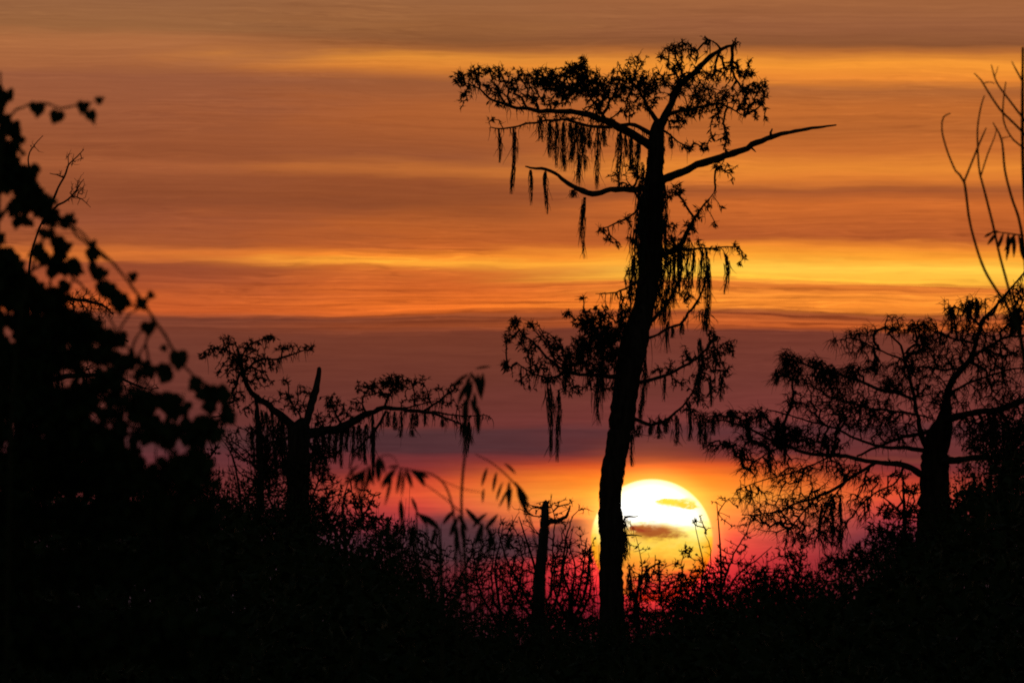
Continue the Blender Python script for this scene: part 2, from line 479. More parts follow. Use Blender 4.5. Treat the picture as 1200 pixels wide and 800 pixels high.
def moss_geo(g, x, y0, y1, w, D, lean=0.0, dens=1.0):
    """one hanging beard of Spanish moss: many fine curling threads inside a ragged envelope"""
    s = PX * D
    H = y1 - y0
    n = int((8 + w * 6.5 + H * 0.4) * dens)
    ph = rng.uniform(0, 6); amp_ = rng.uniform(0.6, 1.8)
    w = w * rng.uniform(0.8, 1.75)
    def mid(t):
        return x + lean * t * H + amp_ * np.sin(t * 4.2 + ph) * min(1.5, H / 60)
    A, B, ra, rb = [], [], [], []
    lump = rng.uniform(0.55, 1.25, 9)
    for i in range(n):
        main = i < 4
        t0 = 0.0 if main else rng.uniform(0, 0.9) ** 1.35
        L_ = rng.uniform(0.75, 1.0) if main else min(1 - t0 + 0.02, rng.uniform(0.10, 0.34) + 6 / H)
        env = w * 0.5 * min(1.0, 0.45 + t0 * 4) * (1.0 if t0 < 0.35 else max(0.12, 1 - ((t0 - 0.35) / 0.65) ** 1.3)) * lump[int(t0 * 8.9)]
        ox = rng.normal(0, 0.6) * env * (0.45 if main else 1); oy = rng.normal(0, 0.5) * env
        k = 9 if main else 4
        tt = t0 + np.linspace(0, L_, k + 1)
        px_ = mid(tt) + ox + np.cumsum(rng.normal(0, 0.6, k + 1)) * (1 - tt * 0.3)
        if not main and rng.uniform() < 0.28:      # stray threads swing away from the beard
            px_ = px_ + rng.normal(0, 1.0) * (w * 0.45 + 1.0) * (tt - t0) / max(L_, 1e-3)
        py_ = y0 + tt * H
        pts = P(px_, py_, D + (oy + np.cumsum(rng.normal(0, 0.4, k + 1))) * s)
        r = np.linspace(1, 0.25, k + 1) * s * (0.55 if main else 0.5)
        A.append(pts[:-1]); B.append(pts[1:]); ra.append(r[:-1]); rb.append(r[1:])
    g.segs(np.vstack(A), np.vstack(B), np.concatenate(ra), np.concatenate(rb), 3)

def ellipse_points(clumps, spacing, s, depth, zr=0.8):
    out = []
    for c in clumps:
        x, y, rx, ry = c[:4]
        dn = c[4] if len(c) > 4 else 1.0
        n = max(1, int(dn * math.pi * rx * ry / spacing ** 2))
        v = rng.normal(0, 1, (n, 3)); v /= np.linalg.norm(v, axis=1, keepdims=True)
        v *= rng.uniform(0, 1, (n, 1)) ** (1 / 2.4)
        X = x + v[:, 0] * rx; Y = y + v[:, 1] * ry
        out.append(P(X, Y, depth(X, Y) + v[:, 2] * max(rx, ry) * s * zr))
    return np.vstack(out)

def plant(name, cat, label, D, base_x, trunk, limbs=(), clumps=(), moss=(), group=None, spacing=5.0, leaf='needle',
          leaf_px=5.5, leaf_w=1.5, leaf_n=6, leaf_p=1.0, droop=0.5, bf=0.35, twig=0.45, sway=2.5, seed=0, bark=BARK, dead=(),
          jit=0.12, trunk_name='trunk', fringe=0, sag=0.0, rough=0.05, leafmat=None, thick=0.38, hairs=0.0, hair_px=9.0, hair_spread=0.5, hair_dir=(0, 0, -0.2), wisps=0, heart_dir=(0.1, 0, -1.0)):
    global rng
    rng = np.random.default_rng(1000 + seed)
    s = PX * D
    xc = trunk[0][0]
    ph = rng.uniform(0, 6, 3)
    def depth(x, y):
        x = np.asarray(x, float)
        return D + sway * np.sin(x / 70.0 + ph[0]) * np.minimum(1, np.abs(x - xc) / 80.0) + 0.25 * sway * np.sin(np.asarray(y) / 40.0 + ph[1]) * np.minimum(1, np.abs(x - xc) / 80.0)
    base = P(base_x, HORIZ, D)
    base[2] = 0.0
    root = thing(name, label, cat, tuple(base), group)
    limb_pts = []
    nodes, paths = [], []
    def line(pts, partname, m, k=10, rg=rough, flare=False):
        q = smooth_path(pts, 5.0)
        if partname != trunk_name and len(q) > 4:
            m_ = len(q)
            wob = rng.normal(0, 1, m_); wob = (wob + np.roll(wob, 1)) * 0.5
            env_ = np.sin(np.linspace(0, math.pi, m_)) ** 0.5
            q[:, 1] += wob * env_ * min(1.0, 0.5 + 0.1 * pts[0][2])
            q[:, 0] += rng.normal(0, 0.5, m_) * env_
        w = P(q[:, 0], q[:, 1], depth(q[:, 0], q[:, 1]))
        r = q[:, 2] * 0.5 * s
        if len(q) > 3:
            r = r * (1 + rng.normal(0, rg, len(q)))
        if flare:      # carry the stem down to the ground
            bot = w[0].copy(); n = 7
            ext = np.linspace(0, 1, n + 1)[1:]
            low_ = np.array([bot * (1 - t) + np.array([base[0], base[1], -0.3]) * t for t in ext])[::-1]
            lr = (r[0] * (1 + ext ** 2 * 0.9))[::-1]
            w = np.vstack([low_, w]); r = np.concatenate([lr, r])
        g = Geo(); g.tube(w, r, k, rg)
        g.build(partname, m, root, base)
        nodes.extend(list(w)); d = np.concatenate([[0], np.cumsum(np.linalg.norm(np.diff(w, axis=0), axis=1))])
        paths.extend(list(d * 0.4))
        return w, r
    tw, tr = line(trunk, trunk_name, bark, 14, rough, True)
    for l in limbs:
        line(l, 'limb', bark, 8)
    limb_pts = list(nodes[len(tw):])
    if wisps and not len(limb_pts):
        limb_pts = list(nodes)
    keep_n, keep_p = list(nodes), list(paths)
    for l in dead:
        line(l, 'dead_limb', DEAD, 9)
    nodes, paths = keep_n[len(tw) // 3:], keep_p[len(tw) // 3:]
    if fringe:
        g = Geo()
        n = fringe
        i = rng.integers(len(tw) // 4, len(tw) - 1, n)
        a = rng.uniform(0, 2 * math.pi, n)
        t = rng.uniform(0, 1, (n, 1))
        c = tw[i] * (1 - t) + tw[i + 1] * t
        rr = tr[i] * 0.85
        out = np.stack([np.cos(a), np.sin(a), np.zeros(n)], 1)
        A = c + out * rr[:, None]
        mid_ = A + out * (rng.uniform(0.3, 2.2, (n, 1)) * s) + np.array([0, 0, -1.0]) * rng.uniform(0, 3, (n, 1)) * s
        end = mid_ + out * (rng.uniform(-0.6, 1.0, (n, 1)) * s) + np.array([0, 0, -1.0]) * rng.uniform(1, 7, (n, 1)) * s
        g.segs(A, mid_, 0.5 * s, 0.4 * s, 3); g.segs(mid_, end, 0.4 * s, 0.15 * s, 3)
        g.build('bark_moss', MOSS, root, base)
    if len(clumps):
        att = ellipse_points(clumps, spacing, s, depth)
        pos, par, term, N0 = grow(nodes, paths, att, bf=bf, jit=jit, step=7 * s, sag=sag)
        cnt = np.zeros(len(pos)); cnt[term] = 1
        for i in range(len(pos) - 1, N0 - 1, -1):
            if par[i] >= 0:
                cnt[par[i]] += cnt[i]
        idx = np.arange(N0, len(pos))
        r = np.minimum(twig * s * cnt ** thick, 3.2 * s)
        pr = par[idx]
        ra = np.where(pr >= N0, r[pr], r[idx] * 1.15)
        g = Geo(); g.segs(pos[pr], pos[idx], ra, r[idx], 4)
        if hairs:      # short bare side shoots along the twigs
            m_ = int(hairs * len(idx))
            h = idx[rng.integers(0, len(idx), m_)]
            d0 = pos[h] - pos[np.maximum(par[h], 0)]
            d0 /= np.linalg.norm(d0, axis=1, keepdims=True) + 1e-9
            d1 = d0 * 0.7 + rng.normal(0, hair_spread, d0.shape) + np.array(hair_dir)
            d1 /= np.linalg.norm(d1, axis=1, keepdims=True)
            l1 = rng.uniform(0.3, 1.0, (m_, 1)) * hair_px * s
            q1 = pos[h] + d1 * l1 * 0.5
            d2 = d1 + rng.normal(0, 0.35, d0.shape) + np.array(hair_dir) * 0.6
            d2 /= np.linalg.norm(d2, axis=1, keepdims=True)
            q2 = q1 + d2 * l1 * 0.5
            g.segs(pos[h], q1, 0.30 * s, 0.25 * s, 3); g.segs(q1, q2, 0.25 * s, 0.14 * s, 3)
        g.build('twigs', TWIG, root, base)
        if leaf == 'heart':
            tip = term[rng.uniform(0, 1, len(term)) < leaf_p]
            d = np.array([heart_dir]) + rng.normal(0, 0.45, (len(tip), 3))
            g = Geo(); g.hearts(pos[tip], d, leaf_px * s * rng.uniform(0.5, 1.3, len(tip)))
            g.build('foliage', leafmat or VINEM, root, base)
        elif leaf:
            tip = term[rng.uniform(0, 1, len(term)) < leaf_p]
            d0 = pos[tip] - pos[np.maximum(par[tip], 0)]
            d0 /= np.linalg.norm(d0, axis=1, keepdims=True) + 1e-9
            rep = rng.integers(max(1, leaf_n - 3), leaf_n + 3, len(tip))
            p = np.repeat(pos[tip], rep, 0); d0 = np.repeat(d0, rep, 0)
            big = np.repeat(rng.uniform(0.6, 1.35, len(tip)), rep)
            back = rng.uniform(0, 1, (len(p), 1))
            p = p - d0 * back * leaf_px * s * 0.9
            d = d0 * 0.6 + rng.normal(0, 0.6, p.shape) + np.array([0, 0, -droop])
            g = Geo(); g.blades(p, d, leaf_px * s * big * rng.uniform(0.6, 1.3, len(p)), leaf_w * s * big)
            g.build('foliage', leafmat or (NEEDLE if leaf == 'needle' else LEAFM), root, base)
    if wisps:          # loose tatters of moss all along the limbs
        g = Geo()
        nn = np.asarray(limb_pts)
        i = rng.integers(0, len(nn), wisps)
        A = nn[i] + rng.normal(0, 1.2 * s, (wisps, 3))
        Lw = rng.gamma(1.6, 4.2, (wisps, 1)) * s
        for k in range(3):
            B = A + np.array([0, 0, -1.0]) * Lw / 3 + rng.normal(0, 0.95 * s, (wisps, 3))
            g.segs(A, B, (0.55 - 0.13 * k) * s, (0.42 - 0.13 * k) * s, 3)
            A = B
        g.build('moss_fringe', MOSS, root, base)
    for q in moss:
        g = Geo()
        x, y0, y1, w = q[:4]
        moss_geo(g, x, y0, y1, w, float(depth(x, y0)) - (q[5] if len(q) > 5 else 0.0), q[4] if len(q) > 4 else 0.0)
        g.build('moss_strand', MOSS, root, base)
    return root

# ------------------------------------------------------------------ ground
g = Geo()
n = 60
xs = np.linspace(-1, 1, n) ** 3 * 6000
ys = np.linspace(0, 1, n) ** 2.5 * 9000 - 20
X, Y = np.meshgrid(xs, ys)
Z = 0.10 * np.sin(X / 7.0) * np.cos(Y / 11.0) * (Y < 400) - 0.1
V_ = np.stack([X, Y, Z], -1).reshape(-1, 3)
i = np.arange(n - 1)
I, J = np.meshgrid(i, i)
q = (J * n + I).ravel()
g.add(V_, np.stack([q, q + 1, q + n + 1, q + n], 1))
gr = g.build('ground', SOIL)
gr['kind'] = 'structure'

# ------------------------------------------------------------------ the tall moss-hung bald cypress
plant('bald_cypress', 'cypress tree', 'tallest leaning cypress with flat one-sided crown and long moss beards, trunk crossing the sun', 300.0, 719,
    trunk=[(717, 800, 38), (717, 715, 30), (716, 682, 28), (716, 650, 27), (716, 617, 28), (715, 585, 26), (717.5, 557, 26), (722, 530, 26), (728.5, 495, 29), (732.5, 462, 29),
           (737, 430, 31), (744, 397, 32), (753, 365, 25), (759, 332, 25), (762.5, 300, 28), (763, 280, 27), (765, 240, 25), (766, 215, 23), (769, 170, 18), (770, 150, 15), (773, 143, 12)],
    limbs=[
        [(765, 172, 12), (752, 164, 10), (740, 157, 9.5), (721, 147, 9), (702, 138, 8), (680, 132, 6.5), (657, 131, 5.5), (631, 129, 4.5), (612, 127, 4), (594, 123, 3.4), (575, 116, 2.6), (562, 104, 2), (545, 97, 1.5)],
        [(766, 158, 6), (744, 147, 5), (725, 147, 4.5), (710, 149, 4), (687, 148, 3.6), (669, 142, 3), (646, 141, 3), (627, 144, 2.6), (609, 147, 2.2), (590, 151, 1.8), (575, 149, 1.2)],
        [(773, 147, 12), (780, 136, 10), (787, 121, 8), (791, 106, 7.5), (806, 91, 7.5), (821, 78, 7), (832, 67, 5.5), (847, 57, 4), (858, 53, 2.8), (866, 49, 1.5)],
        [(845, 58, 3), (840, 52, 2), (832, 47, 1.2), (826, 42, 0.9)],
        [(858, 53, 2), (861, 48, 1.3), (863, 44, 0.9)],
        [(780, 136, 6), (795, 130, 4.5), (818, 126, 3.4), (840, 122, 2.6), (858, 128, 1.8), (872, 136, 1.2)],
        [(772, 145, 7), (760, 128, 4.5), (752, 112, 3.2), (742, 98, 2.4), (730, 84, 1.6), (724, 72, 1)],
        [(712, 143, 4), (700, 126, 2.6), (690, 110, 2), (684, 96, 1.5), (682, 76, 1)],
        [(776, 152, 3), (786, 158, 2), (798, 168, 1.6), (806, 172, 1.2)],
        [(748, 243, 2.6), (738, 254, 2.2), (725, 260, 2), (712, 266, 1.6), (702, 268, 1)],
        [(770, 300, 5), (782, 296, 6), (795, 288, 6.5), (806, 271, 5), (814, 254, 3.4), (829, 236, 1.8), (838, 224, 0.9)],
        [(793, 291, 4), (814, 292, 2.6), (832, 290, 2), (851, 289, 1.6), (864, 290, 1.2), (873, 298, 0.8)],
        [(759, 380, 5), (774, 366, 4), (787, 346, 3.6), (797, 325, 3.4), (799, 300, 3)],
        [(748, 400, 4), (766, 394, 3), (781, 386, 3), (797, 379, 3.2), (810, 363, 3), (823, 341, 2.6), (829, 312, 2)],
        [(745, 449, 5), (774, 441, 4), (797, 432, 3.4), (817, 420, 3), (830, 407, 2.6), (838, 392, 1.6)],
        [(817, 420, 2), (835, 412, 1.5), (850, 402, 1.2), (862, 398, 0.9)],
        [(738, 488, 5), (756, 496, 4), (768, 497, 3.6), (787, 488, 3), (800, 475, 2.4), (810, 462, 1.8), (817, 443, 1.2)],
        [(730, 442, 7), (700, 440, 4.5), (680, 438, 3.8), (661, 433, 3.2), (644, 420, 2.8), (625, 401, 2.2), (612, 391, 1.6), (602, 376, 1)],
        [(664, 436, 2.6), (641, 443, 2.2), (622, 436, 1.8), (606, 425, 1.2)],
        [(736, 425, 7), (716, 408, 5), (702, 392, 4), (692, 378, 3), (684, 362, 2)],
        [(745, 330, 3.4), (733, 337, 2.4), (722, 342, 1.8), (710, 343, 1.3), (698, 344, 0.8)],
        [(757, 280, 3), (766, 262, 2.2), (778, 262, 1.8), (790, 268, 1.2)],
    ],
    dead=[
        [(760, 220, 9), (745, 222, 7.5), (732, 222, 6.5), (710, 224, 6.5), (689, 226, 7), (676, 221, 6), (663, 213, 5), (650, 202, 4), (635, 198, 3.4), (622, 196.5, 2.4), (616, 195, 1.6)],
        [(770, 214, 11), (780, 209, 10), (795, 203, 9), (817, 194, 8.5), (840, 186, 8.5), (859, 179, 8), (881, 170, 7), (904, 161, 6), (926, 154.5, 4.5), (945, 150.5, 3.8), (964, 148.5, 2.8), (980, 146.5, 1.8)],
        [(904, 161, 4), (903.5, 155, 2.6), (905, 151, 1.6)],
        [(878, 171, 3), (884, 176, 1.8), (886, 178, 1)],
        [(733, 606, 3), (742, 605, 1.6), (748, 604, 0.8)],
        [(733, 627, 3), (742, 627, 1.8), (752, 628, 0.8)],
    ],
    clumps=[
        (535, 90, 9, 8, 1.2), (548, 96, 16, 16, 0.7), (545, 118, 12, 10, 0.35), (560, 84, 14, 9, 1.2), (582, 84, 14, 9, 1.3), (585, 102, 22, 14, 0.9), (608, 90, 16, 12, 1.1),
        (634, 92, 18, 15, 1.8), (620, 112, 22, 12, 0.7), (652, 96, 15, 16, 1.8), (672, 84, 16, 12, 2.0), (682, 74, 7, 10, 1.6), (690, 92, 16, 15, 2.0), (668, 104, 22, 14, 1.6),
        (700, 106, 24, 14, 1.6), (716, 92, 10, 10, 1.2), (724, 108, 18, 12, 1.2), (742, 92, 20, 16, 1.1), (758, 100, 12, 12, 1.6), (718, 84, 5, 5, 1), (748, 70, 12, 8, 0.7),
        (700, 126, 20, 8, 0.9), (738, 126, 18, 10, 0.8), (650, 118, 22, 8, 0.8), (590, 120, 20, 8, 0.4), (580, 138, 12, 6, 0.3), (760, 120, 10, 12, 0.8),
        (788, 58, 12, 7, 1.3), (800, 52, 14, 6, 0.9), (810, 62, 16, 10, 0.8), (828, 47, 5, 6, 0.8), (790, 76, 14, 10, 0.9), (776, 66, 8, 8, 0.9), (775, 90, 14, 12, 0.6), (795, 100, 14, 10, 0.5),
        (818, 100, 20, 12, 0.8), (838, 88, 14, 12, 0.7), (856, 76, 14, 8, 1.2), (874, 86, 12, 10, 1.2), (880, 72, 6, 4, 0.7), (892, 100, 12, 8, 1.2), (872, 106, 16, 12, 1.0), (876, 124, 14, 10, 1.3), (893, 116, 8, 16, 1.0), (886, 134, 5, 6, 1.2), (896, 138, 3, 4, 1.2),
        (850, 112, 18, 12, 1.0), (830, 122, 20, 10, 0.9), (806, 132, 18, 10, 1.3), (818, 112, 12, 8, 1), (792, 142, 14, 10, 1.1), (840, 138, 10, 14, 0.8), (850, 158, 6, 12, 0.8),
        (655, 136, 30, 5, 0.6), (700, 142, 26, 6, 0.6), (808, 170, 6, 9, 1.3), (826, 172, 7, 8, 1.2), (851, 170, 4, 12, 1.1), (836, 160, 10, 8, 0.5), (845, 194, 10, 12, 0.8), (856, 205, 4, 10, 0.7), (862, 194, 2, 2, 1.5), (795, 222, 8, 8, 1.4), (802, 236, 4, 4, 1.4), (784, 228, 10, 8, 0.7),
        (742, 104, 36, 24, 0.45), (810, 92, 60, 34, 0.25), (720, 205, 6, 6, 1.0), (738, 196, 10, 10, 0.7), (734, 216, 14, 4, 0.7), (745, 205, 6, 10, 1),
        (706, 270, 6, 4, 1.4), (713, 280, 5, 6, 1.6), (724, 285, 4, 5, 1.5), (738, 280, 4, 6, 1.4), (735, 258, 8, 10, 0.5), (748, 300, 6, 20, 0.8), (752, 250, 5, 25, 0.6),
        (818, 250, 8, 8, 0.8), (830, 240, 6, 8, 0.6), (845, 243, 4, 4, 1), (838, 262, 4, 4, 1), (808, 266, 10, 10, 1.1), (788, 264, 6, 5, 1.4), (796, 290, 12, 14, 1.6), (786, 280, 8, 12, 0.9), (780, 300, 8, 16, 1.0), (820, 284, 8, 5, 0.9), (838, 290, 8, 4, 0.8), (864, 288, 6, 5, 1), (872, 300, 3, 4, 1.6), (866, 308, 3, 4, 1.3), (851, 302, 3, 5, 1.2),
        (740, 345, 6, 12, 0.8), (728, 348, 5, 7, 1), (735, 322, 6, 10, 0.7),
        (800, 330, 8, 18, 0.4), (808, 352, 10, 10, 0.5), (826, 330, 4, 20, 0.4),
        (836, 392, 9, 9, 1.4), (842, 408, 15, 12, 0.9), (855, 408, 8, 10, 0.8), (838, 425, 16, 12, 0.7), (852, 432, 8, 12, 0.6), (844, 450, 10, 12, 0.6), (825, 440, 14, 16, 0.6), (806, 420, 10, 8, 0.8), (788, 430, 12, 10, 0.8), (795, 450, 20, 8, 0.4), (768, 434, 8, 6, 0.9), (802, 412, 5, 8, 0.7), (815, 460, 8, 14, 0.8),
        (775, 492, 20, 7, 0.9), (808, 478, 8, 12, 0.6), (828, 468, 8, 12, 0.4),
        (602, 377, 9, 7, 1.4), (595, 395, 8, 14, 0.9), (594, 428, 7, 9, 1.8), (610, 392, 10, 12, 0.8), (622, 381, 9, 6, 1.2), (618, 406, 14, 14, 0.7), (636, 394, 9, 9, 0.7), (650, 402, 12, 9, 1.4), (655, 420, 16, 14, 0.8), (630, 430, 16, 12, 0.8), (612, 442, 12, 8, 0.8), (644, 444, 10, 8, 1.5), (618, 456, 12, 4, 0.4),
        (664, 367, 6, 5, 2.2), (683, 349, 4, 4, 2), (686, 366, 6, 6, 1), (684, 378, 14, 10, 2.0), (704, 366, 16, 9, 1.6), (700, 385, 20, 16, 2.0), (690, 402, 20, 14, 1.9), (712, 400, 16, 22, 2.0), (678, 420, 16, 14, 1.2), (665, 438, 14, 10, 1.4), (700, 430, 16, 12, 1.3), (718, 420, 10, 16, 1.6), (726, 380, 12, 14, 1.6), (736, 364, 8, 10, 1.2), (672, 455, 18, 8, 0.7), (694, 450, 12, 8, 0.8), (714, 452, 8, 8, 0.8), (680, 400, 12, 8, 1),
    ],
    moss=[(601, 150, 226, 5.5), (585, 150, 190, 3), (622, 199, 240, 2.4), (640, 200, 250, 4), (646, 148, 175, 2), (633, 136, 166, 6), (644, 140, 184, 5), (652, 143, 196, 7), (661, 143, 200, 9), (669, 144, 190, 8), (677, 143, 217, 12), (684, 146, 200, 8), (672, 222, 232, 5),
        (684, 231, 302, 6), (691, 150, 174, 5), (700, 150, 221, 4.5), (708, 148, 172, 5), (726, 155, 214, 9), (739, 160, 200, 9), (747, 165, 206, 7), (733, 158, 184, 4), (787, 160, 174, 4), (752, 190, 240, 7), (748, 215, 290, 7), (745, 262, 330, 8), (741, 300, 356, 7), (752, 240, 320, 8), (779, 215, 262, 5), (781, 250, 320, 6),
        (772, 170, 210, 4), (790, 295, 360, 9), (782, 300, 412, 9), (796, 290, 345, 8), (806, 278, 330, 6), (828, 290, 392, 7), (822, 292, 346, 5), (812, 292, 338, 4), (851, 300, 344, 5), (806, 318, 356, 5), (776, 310, 380, 8), (827, 362, 388, 8), (770, 330, 372, 7), (800, 376, 392, 3), (788, 384, 396, 3),
        (755, 410, 474, 5), (752, 455, 500, 5), (748, 498, 512, 6), (741, 498, 546, 3), (762, 497, 510, 5), (772, 497, 514, 5), (781, 494, 508, 4), (793, 486, 522, 5), (808, 470, 516, 6), (820, 396, 450, 5), (818, 440, 476, 5), (779, 440, 470, 2), (845, 440, 470, 4), (833, 440, 476, 3),
        (644, 450, 534, 8), (654, 458, 540, 5), (701, 436, 498, 8), (706, 400, 470, 14), (690, 400, 446, 14), (682, 400, 436, 10), (661, 440, 462, 5), (721, 440, 480, 5), (666, 405, 440, 8), (728, 355, 400, 8), (730, 604, 652, 11), (727, 612, 664, 11), (732, 622, 656, 6)],
    spacing=3.35, leaf_px=5.4, leaf_w=1.6, leaf_n=5, droop=0.6, bf=0.3, twig=0.33, fringe=3000, leaf_p=0.95, hairs=1.1, hair_px=8, hair_dir=(0, 0, 0.1), wisps=1100, jit=0.09, seed=1)

# ------------------------------------------------------------------ the broken-topped cypress left of centre
plant('bald_cypress', 'cypress tree', 'cypress with thick trunk, broken pointed spike top and two spreading limbs, left of centre', 315.0, 350,
    trunk=[(349, 640, 34), (349, 600, 29), (349, 572, 27), (349, 545, 28), (350, 520, 27), (351, 506, 25), (352, 499, 18), (355, 492, 10)],
    limbs=[
        [(345, 502, 12), (330, 487, 9), (316, 476, 7.5), (300, 465, 6.5), (291, 454, 6), (285, 438, 5), (282, 424, 4), (278, 408, 2.2)],
        [(285, 436, 3), (302, 423, 2.6), (324, 420, 2.4), (341, 416, 2), (357, 410, 1.4)],
        [(282, 424, 3), (270, 412, 2), (255, 408, 1.6), (240, 411, 1)],
        [(282, 420, 2.4), (290, 406, 1.8), (304, 398, 1.4), (314, 394, 1)],
        [(356, 510, 13), (370, 506, 11), (385, 503, 10), (400, 501, 10), (416, 492, 9), (433, 484, 7), (450, 478, 5.5), (466, 479, 4.6), (491, 482, 4), (507, 484, 3.4), (521, 489, 2.6), (540, 497, 1.6)],
        [(497, 481, 3), (515, 469, 2.4), (527, 459, 1.6)],
        [(507, 482, 2.4), (529, 486, 2), (554, 488, 1.4), (570, 486, 1.2), (577, 491, 0.8)],
        [(470, 479, 2.4), (490, 475, 1.6), (505, 470, 1.2), (519, 470, 0.9)],
        [(402, 500, 4), (395, 488, 2.6), (388, 476, 2), (384, 466, 1.2)],
        [(430, 485, 3), (424, 472, 2), (428, 460, 1.5), (436, 450, 1)],
        [(450, 478, 3), (454, 466, 2), (462, 456, 1.6), (466, 445, 1)],
        [(355, 500, 3), (350, 484, 2), (344, 474, 1.5), (338, 465, 1)],
        [(305, 600, 11), (305, 570, 9), (306, 540, 8), (304, 510, 7), (302, 488, 5), (300, 468, 3.4)],
        [(362, 520, 5), (372, 532, 3), (382, 536, 2), (396, 530, 1.4)],
        [(452, 482, 3), (446, 494, 3), (436, 508, 2.4), (425, 520, 2), (412, 530, 1.2)],
    ],
    dead=[[(356, 502, 10), (362, 484, 9), (367, 467, 8.5), (371, 452, 7.5), (373, 440, 6), (374, 431, 4.5)]],
    clumps=[(236, 416, 9, 6, 1.0), (250, 410, 14, 8, 1.2), (267, 400, 12, 9, 1.5), (278, 427, 14, 16, 1.9), (262, 432, 12, 12, 0.7), (300, 420, 24, 14, 0.6), (298, 440, 18, 10, 1.0), (291, 405, 16, 9, 0.9), (316, 395, 8, 7, 1.6), (330, 407, 10, 6, 1.0), (344, 407, 11, 6, 0.9), (363, 408, 8, 5, 1.8),
        (316, 430, 18, 9, 0.6), (335, 446, 8, 7, 1.0), (308, 449, 15, 8, 0.7), (275, 448, 10, 8, 0.9), (335, 465, 16, 8, 0.9), (357, 457, 12, 7, 0.9), (346, 476, 16, 9, 0.9), (278, 464, 12, 10, 1), (268, 476, 10, 14, 0.6), (310, 468, 18, 8, 0.6), (290, 480, 16, 8, 0.5),
        (433, 454, 19, 12, 1.3), (463, 449, 18, 13, 2.3), (450, 462, 14, 8, 1.0), (491, 446, 13, 8, 1.0), (496, 462, 13, 8, 1.1), (513, 455, 8, 5, 0.8), (532, 455, 9, 6, 1.5), (524, 470, 12, 8, 0.7), (416, 473, 10, 10, 0.9), (400, 480, 12, 12, 0.9), (420, 488, 14, 8, 0.8), (388, 471, 14, 12, 0.9), (380, 488, 16, 10, 0.9),
        (478, 468, 12, 8, 0.5), (540, 476, 12, 6, 0.4), (376, 500, 12, 8, 1.0), (400, 505, 30, 9, 0.8), (382, 525, 18, 14, 0.7), (545, 490, 14, 5, 0.3), (255, 500, 26, 18, 0.35), (290, 520, 24, 24, 0.4), (322, 520, 12, 24, 0.5)],
    moss=[(300 + i * 6.3, 478 + i * 2, 512 + (i * 37) % 26, 4 + (i * 5) % 3) for i in range(7)] + [(372 + i * 7.0, 506 - i * 1.2, 528 + (i * 29) % 24, 5) for i in range(9)] +
        [(437, 486, 545, 5), (437, 500, 560, 3), (455, 482, 500, 4), (463, 482, 504, 5), (470, 482, 512, 4), (483, 484, 512, 5), (488, 484, 500, 4), (498, 485, 500, 3), (543, 495, 512, 4), (548, 494, 535, 5), (518, 490, 500, 2),
         (304, 520, 585, 11), (312, 510, 560, 7), (296, 500, 548, 6), (331, 500, 560, 8), (368, 512, 560, 6)],
    spacing=3.5, leaf_px=4.6, leaf_w=1.5, leaf_n=5, droop=0.4, bf=0.3, twig=0.30, fringe=600, seed=2, hairs=0.9, hair_px=8, wisps=900, jit=0.1, leaf_p=0.95)

